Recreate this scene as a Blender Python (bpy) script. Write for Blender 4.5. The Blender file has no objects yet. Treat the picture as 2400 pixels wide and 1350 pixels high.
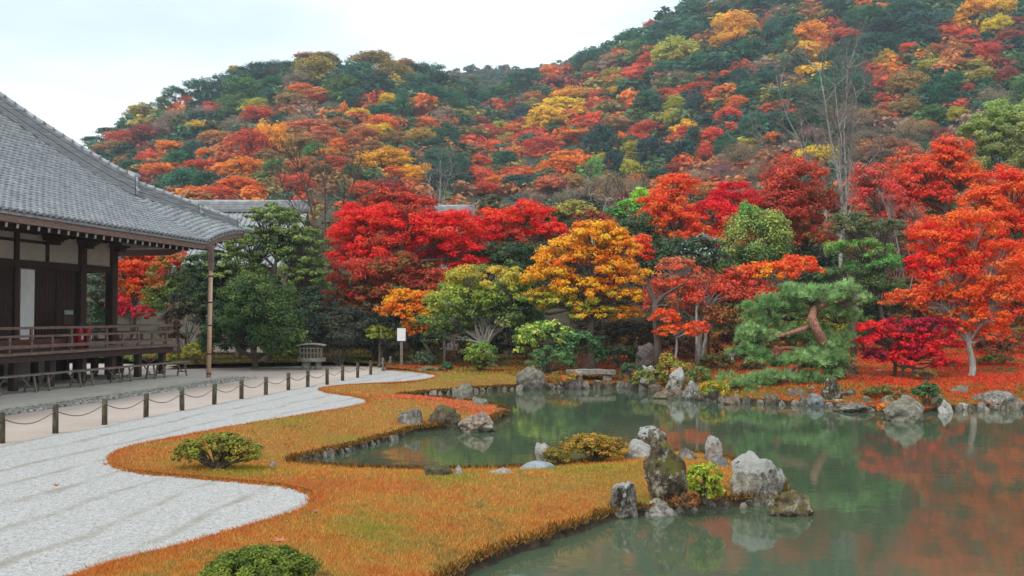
import bpy, math, random
import numpy as np
from mathutils import Vector, Matrix, noise as mnoise
from mathutils.geometry import delaunay_2d_cdt

C = bpy.context.scene.collection
sc = bpy.context.scene
R_ = math.radians

# ---------------------------------------------------------------- camera
FOC, HCAM, PITCH = 2250.0, 2.4, math.atan(65 / 2250)
cam_d = bpy.data.cameras.new('camera'); cam_d.sensor_width = 36.0; cam_d.lens = 36 * FOC / 2400
cam_d.clip_start = 0.1; cam_d.clip_end = 4000
cam = bpy.data.objects.new('camera', cam_d); C.objects.link(cam)
cam.location = (0, 0, HCAM); cam.rotation_euler = (R_(90) + PITCH, 0, 0)
sc.camera = cam

# ---------------------------------------------------------------- sky, sun, exposure
SUN_EL, SUN_AZ = R_(48), R_(215)          # azimuth measured clockwise from +Y
w = bpy.data.worlds.new('World'); sc.world = w; w.use_nodes = True
nt = w.node_tree; nt.nodes.clear()
out = nt.nodes.new('ShaderNodeOutputWorld'); bg = nt.nodes.new('ShaderNodeBackground')
sky = nt.nodes.new('ShaderNodeTexSky'); sky.sky_type = 'NISHITA'; sky.sun_disc = False
sky.sun_elevation = SUN_EL; sky.sun_rotation = SUN_AZ; sky.air_density = 1.0; sky.dust_density = 2.0
tc = nt.nodes.new('ShaderNodeTexCoord'); mp = nt.nodes.new('ShaderNodeMapping'); mp.inputs['Scale'].default_value = (1.1, 1.1, 4.2)
mp.inputs['Location'].default_value = (0.35, 0.0, 0.15)
n1 = nt.nodes.new('ShaderNodeTexNoise'); n1.inputs['Scale'].default_value = 1.7; n1.inputs['Detail'].default_value = 5; n1.inputs['Roughness'].default_value = .45
rp = nt.nodes.new('ShaderNodeValToRGB'); rp.color_ramp.elements[0].position = .34; rp.color_ramp.elements[1].position = .62
rp.color_ramp.elements[0].color = (.62, .62, .62, 1); rp.color_ramp.elements[1].color = (1, 1, 1, 1)
mx = nt.nodes.new('ShaderNodeMix'); mx.data_type = 'RGBA'; mx.inputs['B'].default_value = (8.3, 9.5, 10.1, 1)
rp2 = nt.nodes.new('ShaderNodeValToRGB'); rp2.color_ramp.elements[0].position = .42; rp2.color_ramp.elements[1].position = .6
rp2.color_ramp.elements[0].color = (7.4, 8.5, 9.15, 1); rp2.color_ramp.elements[1].color = (9.5, 9.9, 10.1, 1)
L = nt.links.new
L(tc.outputs['Generated'], mp.inputs['Vector']); L(mp.outputs[0], n1.inputs['Vector'])
L(n1.outputs['Fac'], rp.inputs[0]); L(n1.outputs['Fac'], rp2.inputs[0])
L(sky.outputs[0], mx.inputs['A']); L(rp2.outputs[0], mx.inputs['B']); L(rp.outputs[0], mx.inputs['Factor'])
L(mx.outputs['Result'], bg.inputs['Color']); bg.inputs['Strength'].default_value = 0.115
L(bg.outputs[0], out.inputs['Surface'])
sun_d = bpy.data.lights.new('sun', 'SUN'); sun_d.energy = 1.5; sun_d.angle = R_(12); sun_d.color = (1, .96, .9)
sun = bpy.data.objects.new('sun', sun_d); C.objects.link(sun)
sdir = Vector((math.sin(SUN_AZ) * math.cos(SUN_EL), math.cos(SUN_AZ) * math.cos(SUN_EL), math.sin(SUN_EL)))
sun.rotation_euler = sdir.to_track_quat('Z', 'Y').to_euler(); sun.location = (0, -20, 60)
sc.view_settings.view_transform = 'Standard'; sc.view_settings.look = 'None'
sc.view_settings.gamma = 1; sc.view_settings.use_curve_mapping = False; sc.view_settings.exposure = 0.40
cy = sc.cycles
cy.use_denoising = True; cy.max_bounces = 6; cy.diffuse_bounces = 3; cy.glossy_bounces = 2; cy.transmission_bounces = 3
cy.volume_bounces = 0; cy.transparent_max_bounces = 4
cy.volume_step_rate = 4

# ---------------------------------------------------------------- projection helpers (pixel of the 2400x1350 photograph -> world)
def ray(px, py):
    dx = (px - 1200) / FOC; dy = (675 - py) / FOC
    return np.array([dx, math.cos(PITCH) - dy * math.sin(PITCH), math.sin(PITCH) + dy * math.cos(PITCH)])
def PZ(px, py, z):
    r = ray(px, py); t = (z - HCAM) / r[2]; return np.array([r[0] * t, r[1] * t, z])
def PY(px, py, Y):
    r = ray(px, py); t = Y / r[1]; return np.array([r[0] * t, Y, HCAM + r[2] * t])
n_ = math.hypot(380 / FOC, 1); r0 = ray(1580, 740); n_ = math.hypot(r0[0], r0[1])
DU = (r0[0] / n_, r0[1] / n_)                      # direction the hall runs in
DW = (-DU[1], DU[0])
def UW(u, w_, z=0): return np.array([u * DU[0] + w_ * DW[0], u * DU[1] + w_ * DW[1], z])

# ---------------------------------------------------------------- materials
def lin(c):
    return tuple(((x / 255) / 12.92 if x <= 10 else ((x / 255 + .055) / 1.055) ** 2.4) for x in c)
def newmat(name):
    m = bpy.data.materials.new(name); m.use_nodes = True; n = m.node_tree
    b = n.nodes['Principled BSDF']; return m, n, b, n.links.new
def ramp(n, stops):
    r = n.nodes.new('ShaderNodeValToRGB'); e = r.color_ramp.elements
    while len(e) < len(stops): e.new(.5)
    for k, (p, c) in enumerate(stops): e[k].position = p; e[k].color = (*c, 1)
    return r
def noise_n(n, l, scale, detail=4, rough=.55, vec=None, sc3=None):
    t = n.nodes.new('ShaderNodeTexNoise'); t.inputs['Scale'].default_value = scale; t.inputs['Detail'].default_value = detail
    t.inputs['Roughness'].default_value = rough
    if vec is not None:
        if sc3:
            m = n.nodes.new('ShaderNodeMapping'); m.inputs['Scale'].default_value = sc3; l(vec, m.inputs['Vector']); l(m.outputs[0], t.inputs['Vector'])
        else: l(vec, t.inputs['Vector'])
    return t
def geo_pos(n): return n.nodes.new('ShaderNodeNewGeometry').outputs['Position']
def obj_co(n): return n.nodes.new('ShaderNodeTexCoord').outputs['Object']
def bump(n, l, h, b, strength=.3, dist=.02):
    k = n.nodes.new('ShaderNodeBump'); k.inputs['Strength'].default_value = strength; k.inputs['Distance'].default_value = dist
    l(h, k.inputs['Height']); l(k.outputs[0], b.inputs['Normal'])
def mixc(n, l, f, a, b_, mode='MIX'):
    m = n.nodes.new('ShaderNodeMix'); m.data_type = 'RGBA'; m.blend_type = mode
    for s, v in (('Factor', f), ('A', a), ('B', b_)):
        if isinstance(v, (int, float)): m.inputs[s].default_value = v
        elif isinstance(v, tuple): m.inputs[s].default_value = (*v, 1)
        else: l(v, m.inputs[s])
    return m.outputs['Result']
def simple(name, stops, scale=6, rough=.7, sc3=None, bstr=.25, bdist=.01, world=False, spec=.3, detail=5):
    m, n, b, l = newmat(name)
    v = geo_pos(n) if world else obj_co(n)
    t = noise_n(n, l, scale, detail, .6, v, sc3); r = ramp(n, stops)
    l(t.outputs['Fac'], r.inputs[0]); l(r.outputs[0], b.inputs['Base Color'])
    b.inputs['Roughness'].default_value = rough; b.inputs['Specular IOR Level'].default_value = spec
    if bstr: bump(n, l, t.outputs['Fac'], b, bstr, bdist)
    return m
def leaf_material(name, transl=.36, rough=.55):
    m, n, b, l = newmat(name)
    a = n.nodes.new('ShaderNodeAttribute'); a.attribute_name = 'Col'
    oi = n.nodes.new('ShaderNodeObjectInfo')
    c = mixc(n, l, 1.0, a.outputs['Color'], oi.outputs['Color'], 'MULTIPLY')
    l(c, b.inputs['Base Color']); b.inputs['Roughness'].default_value = rough; b.inputs['Specular IOR Level'].default_value = .25
    tr = n.nodes.new('ShaderNodeBsdfTranslucent'); l(c, tr.inputs['Color'])
    ms = n.nodes.new('ShaderNodeMixShader'); ms.inputs[0].default_value = transl
    o = n.nodes['Material Output']; l(b.outputs[0], ms.inputs[1]); l(tr.outputs[0], ms.inputs[2]); l(ms.outputs[0], o.inputs['Surface'])
    return m
M = {}
M['leaf'] = leaf_material('leaf')
M['blade'] = leaf_material('grass_blade', .25, .7)
M['bark'] = simple('bark', [(.3, (.05, .038, .03)), (.6, (.13, .10, .08)), (.8, (.2, .18, .15))], 9, .9, (3, 3, .6), .6, .03)
M['pale_bark'] = simple('pale_bark', [(.3, (.16, .15, .13)), (.55, (.36, .34, .30)), (.8, (.5, .48, .44))], 5, .9, (3, 3, 1), .4, .02)
M['pine_bark'] = simple('pine_bark', [(.3, (.12, .05, .035)), (.55, (.32, .15, .10)), (.8, (.42, .24, .18))], 6, .85, (3, 3, 1), .6, .03)
M['dark_wood'] = simple('dark_wood', [(.3, (.028, .016, .013)), (.6, (.065, .038, .03)), (.8, (.11, .066, .052))], 5, .6, (6, 6, .8), .2, .01)
M['brown_wood'] = simple('brown_wood', [(.3, (.10, .06, .048)), (.55, (.20, .13, .105)), (.8, (.32, .225, .185))], 4, .7, (1, 8, 8), .25, .01)
M['red_wood'] = simple('red_wood', [(.3, (.09, .035, .025)), (.6, (.19, .08, .055)), (.8, (.26, .13, .09))], 4, .65, (1, 8, 8), .2, .01)
M['grey_wood'] = simple('weathered_wood', [(.3, (.09, .075, .06)), (.55, (.19, .165, .14)), (.8, (.3, .27, .235))], 4, .8, (1, 7, 7), .3, .01)
M['plaster'] = simple('plaster', [(.3, (.42, .38, .33)), (.7, (.55, .50, .45))], 2, .9, None, .05, .01)
M['white'] = simple('white_paint', [(.3, (.68, .68, .66)), (.7, (.8, .8, .78))], 3, .7, None, 0)
M['concrete'] = simple('concrete', [(.25, (.42, .375, .32)), (.55, (.5, .455, .40)), (.8, (.58, .54, .49))], 1.6, .9, None, .3, .005, True)
M['tile'] = simple('roof_tile', [(.25, (.17, .18, .19)), (.5, (.28, .295, .305)), (.8, (.46, .475, .485))], 3.2, .42, None, .15, .01, True, .6)
M['ridge_tile'] = simple('ridge_tile', [(.25, (.11, .115, .12)), (.5, (.2, .205, .215)), (.8, (.34, .35, .36))], 3.5, .6, (1, 1, 5), .2, .01, True, .5)
M['bamboo'] = simple('bamboo_pole', [(.3, (.42, .25, .16)), (.6, (.58, .38, .26)), (.8, (.62, .46, .33))], 3, .45, (4, 4, .6), .05, .01)
M['rope'] = simple('rope', [(.3, (.17, .12, .085)), (.7, (.3, .23, .17))], 60, .9, None, .3, .01)
M['post_wood'] = simple('post_wood', [(.3, (.03, .025, .02)), (.5, (.08, .065, .045)), (.72, (.17, .17, .09))], 5, .85, (3, 3, 1), .5, .02)
M['red_paint'] = simple('red_paint', [(.3, (.45, .01, .015)), (.7, (.55, .02, .02))], 2, .3, None, 0)
M['soil'] = simple('soil', [(.3, (.025, .018, .012)), (.55, (.07, .048, .03)), (.8, (.14, .10, .06))], 7, .95, None, .9, .06, True)
M['under'] = simple('forest_floor', [(.3, (.02, .02, .012)), (.5, (.05, .045, .025)), (.8, (.10, .07, .035))], .12, .95, None, .3, .3, True)
M['pale_stone'] = simple('pale_stone', [(.3, (.13, .12, .095)), (.55, (.26, .245, .21)), (.8, (.40, .38, .34))], 6, .85, None, .5, .02)

def rock_material():
    m, n, b, l = newmat('rock'); co = obj_co(n)
    oi = n.nodes.new('ShaderNodeObjectInfo')
    ad = n.nodes.new('ShaderNodeVectorMath'); ad.operation = 'ADD'; l(co, ad.inputs[0])
    mu = n.nodes.new('ShaderNodeVectorMath'); mu.operation = 'SCALE'; mu.inputs[0].default_value = (37, 17, 29); l(oi.outputs['Random'], mu.inputs['Scale']); l(mu.outputs[0], ad.inputs[1])
    v = ad.outputs[0]
    t1 = noise_n(n, l, 6.5, 9, .75, v); r1 = ramp(n, [(.28, (.2, .19, .18)), (.42, (.75, .74, .72)), (.55, (1.15, 1.13, 1.1)), (.72, (1.7, 1.68, 1.64))])
    l(t1.outputs['Fac'], r1.inputs[0]); c = mixc(n, l, 1.0, r1.outputs[0], oi.outputs['Color'], 'MULTIPLY')
    t2 = noise_n(n, l, 9, 6, .7, v); r2 = ramp(n, [(.56, (0, 0, 0)), (.63, (1, 1, 1))]); l(t2.outputs['Fac'], r2.inputs[0])
    at = n.nodes.new('ShaderNodeAttribute'); at.attribute_type = 'OBJECT'; at.attribute_name = 'lichen'
    f = n.nodes.new('ShaderNodeMath'); f.operation = 'MULTIPLY'; l(r2.outputs[0], f.inputs[0]); l(at.outputs['Fac'], f.inputs[1])
    c = mixc(n, l, f.outputs[0], c, (.66, .65, .60))
    t3 = noise_n(n, l, 7, 9, .78, v, (1, 1, .55)); r3 = ramp(n, [(.485, (0, 0, 0)), (.56, (1, 1, 1))]); l(t3.outputs['Fac'], r3.inputs[0])
    ad2 = n.nodes.new('ShaderNodeAttribute'); ad2.attribute_type = 'OBJECT'; ad2.attribute_name = 'stain'
    f3 = n.nodes.new('ShaderNodeMath'); f3.operation = 'MULTIPLY'; l(r3.outputs[0], f3.inputs[0]); l(ad2.outputs['Fac'], f3.inputs[1])
    c = mixc(n, l, f3.outputs[0], c, (.035, .028, .022))
    g = n.nodes.new('ShaderNodeNewGeometry'); sp = n.nodes.new('ShaderNodeSeparateXYZ'); l(g.outputs['Normal'], sp.inputs[0])
    nm = noise_n(n, l, 4, 5, .6, v)
    mm = n.nodes.new('ShaderNodeMath'); mm.operation = 'MULTIPLY_ADD'; l(nm.outputs['Fac'], mm.inputs[0]); mm.inputs[1].default_value = 2.2; l(sp.outputs['Z'], mm.inputs[2])
    rm = ramp(n, [(.0, (0, 0, 0)), (1.0, (1, 1, 1))])
    mr = n.nodes.new('ShaderNodeMapRange'); mr.inputs['From Min'].default_value = 1.35; mr.inputs['From Max'].default_value = 1.75; l(mm.outputs[0], mr.inputs['Value'])
    am = n.nodes.new('ShaderNodeAttribute'); am.attribute_type = 'OBJECT'; am.attribute_name = 'moss'
    f2 = n.nodes.new('ShaderNodeMath'); f2.operation = 'MULTIPLY'; l(mr.outputs[0], f2.inputs[0]); l(am.outputs['Fac'], f2.inputs[1])
    c = mixc(n, l, f2.outputs[0], c, (.13, .12, .025))
    t6 = noise_n(n, l, 5, 8, .75, v); r6 = ramp(n, [(.54, (0, 0, 0)), (.62, (1, 1, 1))]); l(t6.outputs['Fac'], r6.inputs[0])
    f6 = n.nodes.new('ShaderNodeMath'); f6.operation = 'MULTIPLY'; l(r6.outputs[0], f6.inputs[0]); l(at.outputs['Fac'], f6.inputs[1])
    c = mixc(n, l, f6.outputs[0], c, (.44, .40, .29))
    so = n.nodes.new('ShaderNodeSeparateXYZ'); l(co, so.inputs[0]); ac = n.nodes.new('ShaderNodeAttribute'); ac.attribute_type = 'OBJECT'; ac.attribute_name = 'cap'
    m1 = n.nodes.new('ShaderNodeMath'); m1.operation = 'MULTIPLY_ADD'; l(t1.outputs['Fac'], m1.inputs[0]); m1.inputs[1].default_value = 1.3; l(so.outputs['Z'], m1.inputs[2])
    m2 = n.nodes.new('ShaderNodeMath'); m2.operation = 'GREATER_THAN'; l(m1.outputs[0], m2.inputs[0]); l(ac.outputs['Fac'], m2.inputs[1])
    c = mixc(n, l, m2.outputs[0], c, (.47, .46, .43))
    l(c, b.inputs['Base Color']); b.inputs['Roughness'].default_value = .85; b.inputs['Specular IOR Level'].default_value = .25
    t4 = noise_n(n, l, 14, 8, .7, v); bump(n, l, t4.outputs['Fac'], b, 1.0, .09)
    return m
M['rock'] = rock_material()

def ground_like(name, big, small, bscale=.35, sscale=14, amt=.5, bstr=.6, bdist=.03, rough=.95):
    m, n, b, l = newmat(name); p = geo_pos(n)
    t = noise_n(n, l, bscale, 5, .6, p); r = ramp(n, big); l(t.outputs['Fac'], r.inputs[0])
    t2 = noise_n(n, l, sscale, 6, .75, p); r2 = ramp(n, small); l(t2.outputs['Fac'], r2.inputs[0])
    c = mixc(n, l, amt, r.outputs[0], r2.outputs[0], 'MULTIPLY')
    l(c, b.inputs['Base Color']); b.inputs['Roughness'].default_value = rough; b.inputs['Specular IOR Level'].default_value = .1
    bump(n, l, t2.outputs['Fac'], b, bstr, bdist); return m
M['lawn'] = ground_like('dry_lawn', [(.3, (.26, .11, .03)), (.5, (.33, .17, .045)), (.7, (.24, .18, .05))], [(.3, (.4, .35, .3)), (.7, (1.3, 1.3, 1.2))], .5, 18, .8)
M['moss'] = ground_like('mossy_ground', [(.32, (.26, .045, .015)), (.45, (.30, .10, .02)), (.55, (.17, .13, .03)), (.68, (.10, .12, .025))], [(.3, (.3, .3, .3)), (.7, (1.3, 1.3, 1.2))], .33, 8, .8)

def gravel_mat():
    m, n, b, l = newmat('raked_white_gravel'); p = geo_pos(n)
    vo = n.nodes.new('ShaderNodeTexVoronoi'); vo.inputs['Scale'].default_value = 50; l(p, vo.inputs['Vector'])
    rv = ramp(n, [(.0, (.24, .235, .22)), (.35, (.41, .405, .39)), (1.0, (.60, .595, .58))]); l(vo.outputs['Color'], rv.inputs[0])
    t2 = noise_n(n, l, 11, 7, .8, p); r2 = ramp(n, [(.28, (.62, .60, .56)), (.5, (1, 1, 1)), (.7, (1.08, 1.08, 1.1))]); l(t2.outputs['Fac'], r2.inputs[0])
    c = mixc(n, l, .8, rv.outputs[0], r2.outputs[0], 'MULTIPLY')
    # earth showing in the troughs of the raked ridges that run with the hall
    dp = n.nodes.new('ShaderNodeVectorMath'); dp.operation = 'DOT_PRODUCT'; l(p, dp.inputs[0]); dp.inputs[1].default_value = (DW[0], DW[1], 0)
    nw = noise_n(n, l, .35, 3, .5, p)
    a1 = n.nodes.new('ShaderNodeMath'); a1.operation = 'MULTIPLY_ADD'; l(nw.outputs['Fac'], a1.inputs[0]); a1.inputs[1].default_value = .9; l(dp.outputs['Value'], a1.inputs[2])
    a2 = n.nodes.new('ShaderNodeMath'); a2.operation = 'MULTIPLY'; l(a1.outputs[0], a2.inputs[0]); a2.inputs[1].default_value = 2 * math.pi / .95
    a3 = n.nodes.new('ShaderNodeMath'); a3.operation = 'SINE'; l(a2.outputs[0], a3.inputs[0])
    mr = n.nodes.new('ShaderNodeMapRange'); mr.inputs['From Min'].default_value = .72; mr.inputs['From Max'].default_value = 1.0; l(a3.outputs[0], mr.inputs['Value'])
    nb = noise_n(n, l, 1.1, 6, .75, p); mb = n.nodes.new('ShaderNodeMapRange'); mb.inputs['From Min'].default_value = .36; mb.inputs['From Max'].default_value = .62; l(nb.outputs['Fac'], mb.inputs['Value'])
    f = n.nodes.new('ShaderNodeMath'); f.operation = 'MULTIPLY'; l(mr.outputs[0], f.inputs[0]); l(mb.outputs[0], f.inputs[1])
    f_ = n.nodes.new('ShaderNodeMath'); f_.operation = 'MULTIPLY'; l(f.outputs[0], f_.inputs[0]); f_.inputs[1].default_value = .95
    c = mixc(n, l, f_.outputs[0], c, (.30, .27, .22))
    l(c, b.inputs['Base Color']); b.inputs['Roughness'].default_value = .9; b.inputs['Specular IOR Level'].default_value = .2
    bump(n, l, vo.outputs['Distance'], b, .7, .02); return m
M['gravel'] = gravel_mat()
M['path'] = ground_like('sandy_path', [(.3, (.42, .34, .285)), (.5, (.48, .40, .35)), (.7, (.53, .475, .43))], [(.3, (.82, .8, .78)), (.7, (1.08, 1.08, 1.08))], .25, 25, .8, .2, .008)

def water_mat():
    m, n, b, l = newmat('pond_water'); p = geo_pos(n)
    t0 = noise_n(n, l, .12, 3, .5, p); r = ramp(n, [(.3, (.045, .082, .048)), (.7, (.088, .112, .066))]); l(t0.outputs['Fac'], r.inputs[0])
    l(r.outputs[0], b.inputs['Base Color']); b.inputs['Roughness'].default_value = .045; b.inputs['IOR'].default_value = 1.5
    t = noise_n(n, l, 3.0, 3, .5, p); t2 = noise_n(n, l, .5, 2, .5, p)
    ad = n.nodes.new('ShaderNodeMath'); ad.operation = 'MULTIPLY_ADD'; l(t2.outputs['Fac'], ad.inputs[0]); ad.inputs[1].default_value = 2.0; l(t.outputs['Fac'], ad.inputs[2])
    bump(n, l, ad.outputs[0], b, .10, .02); return m
M['water'] = water_mat()

# ---------------------------------------------------------------- mesh helpers
def link_mesh(name, me, mat=None, parent=None, **props):
    o = bpy.data.objects.new(name, me); C.objects.link(o)
    if mat is not None and not me.materials: me.materials.append(mat)
    if parent is not None: o.parent = parent
    for k, v in props.items(): o[k] = v
    return o
def np_mesh(name, verts, quads=None, tris=None, cols=None, smooth=False):
    me = bpy.data.meshes.new(name); verts = np.asarray(verts, np.float32)
    q = np.zeros((0, 4), np.int32) if quads is None or len(quads) == 0 else np.asarray(quads, np.int32)
    t = np.zeros((0, 3), np.int32) if tris is None or len(tris) == 0 else np.asarray(tris, np.int32)
    me.vertices.add(len(verts)); me.vertices.foreach_set('co', verts.ravel())
    me.loops.add(q.size + t.size); me.loops.foreach_set('vertex_index', np.concatenate([q.ravel(), t.ravel()]))
    me.polygons.add(len(q) + len(t))
    st = np.concatenate([np.arange(len(q)) * 4, q.size + np.arange(len(t)) * 3]).astype(np.int32)
    tot = np.concatenate([np.full(len(q), 4), np.full(len(t), 3)]).astype(np.int32)
    me.polygons.foreach_set('loop_start', st); me.polygons.foreach_set('loop_total', tot)
    if smooth: me.polygons.foreach_set('use_smooth', np.ones(len(q) + len(t), bool))
    me.update(calc_edges=True)
    if cols is not None:
        a = me.color_attributes.new('Col', 'FLOAT_COLOR', 'POINT')
        c4 = np.ones((len(verts), 4), np.float32); c4[:, :3] = cols; a.data.foreach_set('color', c4.ravel())
    return me
class MB:
    """collects boxes, tubes and prisms, then builds ONE mesh object"""
    def __init__(s): s.v = []; s.f = []
    def add(s, vs, fs):
        k = len(s.v); s.v += [tuple(map(float, v)) for v in vs]; s.f += [tuple(i + k for i in f) for f in fs]; return s
    def box(s, x0, x1, y0, y1, z0, z1):
        return s.add([(x0, y0, z0), (x1, y0, z0), (x1, y1, z0), (x0, y1, z0), (x0, y0, z1), (x1, y0, z1), (x1, y1, z1), (x0, y1, z1)],
                     [(0, 3, 2, 1), (4, 5, 6, 7), (0, 1, 5, 4), (1, 2, 6, 5), (2, 3, 7, 6), (3, 0, 4, 7)])
    def bar(s, a, b, wd, ht):
        a = Vector(a); b = Vector(b); d = (b - a).normalized(); up = Vector((0, 0, 1)) if abs(d.z) < .95 else Vector((0, 1, 0))
        sd = d.cross(up).normalized(); u2 = sd.cross(d)
        c = [(-1, -1), (1, -1), (1, 1), (-1, 1)]
        return s.add([p + sd * (i * wd / 2) + u2 * (j * ht / 2) for p in (a, b) for i, j in c],
                     [(0, 1, 2, 3), (7, 6, 5, 4), (0, 4, 5, 1), (1, 5, 6, 2), (2, 6, 7, 3), (3, 7, 4, 0)])
    def tube(s, pts, rad, sides=7, caps=True):
        pts = [Vector(p) for p in pts]; n = len(pts)
        if not hasattr(rad, '__len__'): rad = [rad] * n
        vs = []; prev = None
        for i in range(n):
            d = (pts[min(i + 1, n - 1)] - pts[max(i - 1, 0)])
            d = d.normalized() if d.length > 1e-9 else Vector((0, 0, 1))
            if prev is None:
                prev = d.orthogonal().normalized()
            sd = (prev - d * prev.dot(d)); sd = sd.normalized() if sd.length > 1e-6 else d.orthogonal().normalized(); prev = sd; u2 = d.cross(sd)
            for k in range(sides):
                a = 2 * math.pi * k / sides; vs.append(pts[i] + (sd * math.cos(a) + u2 * math.sin(a)) * rad[i])
        fs = [(i * sides + k, i * sides + (k + 1) % sides, (i + 1) * sides + (k + 1) % sides, (i + 1) * sides + k) for i in range(n - 1) for k in range(sides)]
        if caps: fs += [tuple(range(sides))[::-1], tuple((n - 1) * sides + k for k in range(sides))]
        return s.add(vs, fs)
    def mesh(s, name, smooth=False):
        me = bpy.data.meshes.new(name); me.from_pydata(s.v, [], s.f)
        if smooth: me.polygons.foreach_set('use_smooth', np.ones(len(me.polygons), bool))
        me.update(); return me
    def build(s, name, mat, parent=None, smooth=False, bevel=0, **props):
        o = link_mesh(name, s.mesh(name, smooth), mat, parent, **props)
        if bevel:
            b = o.modifiers.new('bevel', 'BEVEL'); b.width = bevel; b.segments = 1; b.limit_method = 'ANGLE'
        return o
def empty(name, loc=(0, 0, 0), rz=0, **props):
    o = bpy.data.objects.new(name, None); C.objects.link(o); o.location = loc; o.rotation_euler = (0, 0, rz); o.empty_display_size = .2
    for k, v in props.items(): o[k] = v
    return o
def T(label, category, group=None):
    d = dict(label=label, category=category)
    if group: d['group'] = group
    return d
def chaikin(p, k=2, closed=False):
    p = np.asarray(p, float)
    for _ in range(k):
        a, b = p[:-1], p[1:]
        q = np.empty((2 * len(a), p.shape[1])); q[0::2] = a * .75 + b * .25; q[1::2] = a * .25 + b * .75
        p = np.vstack([p[:1], q, p[-1:]])
    return p
def resample(p, step):
    p = np.asarray(p, float); d = np.r_[0, np.cumsum(np.linalg.norm(np.diff(p, axis=0), axis=1))]
    n = max(2, int(d[-1] / step)); t = np.linspace(0, d[-1], n)
    return np.stack([np.interp(t, d, p[:, k]) for k in range(p.shape[1])], 1)
def pip(pts, poly):
    x, y = pts[:, 0], pts[:, 1]; ins = np.zeros(len(pts), bool); j = len(poly) - 1
    for i in range(len(poly)):
        xi, yi = poly[i]; xj, yj = poly[j]
        if yi != yj:
            ins ^= ((yi > y) != (yj > y)) & (x < (xj - xi) * (y - yi) / (yj - yi) + xi)
        j = i
    return ins
def dist_line(pts, line):
    best = np.full(len(pts), 1e9)
    for a, b in zip(line[:-1], line[1:]):
        ab = b - a; t = np.clip(((pts - a) @ ab) / max(ab @ ab, 1e-9), 0, 1)
        best = np.minimum(best, np.hypot(*(pts - a - t[:, None] * ab).T))
    return best

# ---------------------------------------------------------------- shore lines
WL = -.30
px_shore_near = [(860, 1560), (980, 1420), (1080, 1350), (1150, 1316), (1250, 1282), (1330, 1257), (1400, 1228), (1440, 1214), (1500, 1209), (1600, 1196), (1690, 1184),
    (1760, 1186), (1815, 1182), (1838, 1160), (1790, 1118), (1720, 1092), (1650, 1080), (1560, 1070), (1480, 1078), (1400, 1092), (1320, 1106), (1200, 1113), (1100, 1116), (990, 1118), (900, 1116),
    (800, 1110), (720, 1104), (672, 1098), (690, 1087), (740, 1075), (800, 1062), (870, 1042), (930, 1026), (980, 1012), (1060, 1005), (1130, 1000), (1178, 980), (1185, 965), (1140, 955), (1080, 945), (1000, 940), (950, 937), (930, 934),
    (950, 931), (1000, 926), (1100, 918), (1180, 913), (1235, 911)]
px_shore_far = [(1290, 909), (1380, 907), (1450, 906), (1505, 907), (1545, 922), (1600, 932), (1700, 942), (1850, 948), (1950, 952), (2040, 962), (2140, 975), (2200, 962), (2300, 957), (2400, 957), (2600, 962), (3000, 975)]
W2 = lambda L_, z=WL: np.array([PZ(x, y, z)[:2] for x, y in L_])
shore_near = resample(chaikin(W2(px_shore_near), 3), .14)
rr = np.random.default_rng(5)
shore_far = resample(chaikin(np.vstack([shore_near[-1:], W2(px_shore_far)]), 3), .3)
def rough(line, amp, seed):
    o = line.copy()
    for i, (x, y) in enumerate(line):
        o[i, 0] += amp * mnoise.noise((x * 2.1, y * 2.1, seed)); o[i, 1] += amp * mnoise.noise((x * 2.1, y * 2.1, seed + 9))
        o[i, 0] += amp * .4 * mnoise.noise((x * 8, y * 8, seed)); o[i, 1] += amp * .4 * mnoise.noise((x * 8, y * 8, seed + 9))
    return o
shore_near = rough(shore_near, .10, 3); shore_far = rough(shore_far, .25, 7); shore_far[0] = shore_near[-1]
shore_all = np.vstack([shore_near, shore_far[1:]])
px_gedge = [(-500, 1900), (0, 1440), (180, 1350), (300, 1311), (420, 1283), (520, 1255), (620, 1224), (700, 1202), (735, 1186), (742, 1168), (722, 1150), (670, 1138), (560, 1127), (440, 1117), (340, 1108),
    (285, 1099), (264, 1084), (270, 1064), (310, 1047), (400, 1029), (520, 1006), (640, 986), (760, 966), (840, 953), (872, 944), (862, 934), (815, 926), (765, 919), (748, 911), (790, 905), (860, 900), (940, 897), (1000, 891), (1032, 883), (1020, 877), (960, 870), (905, 867)]
gedge = rough(resample(chaikin(W2(px_gedge, 0.03), 3), .12), .035, 11)

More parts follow.
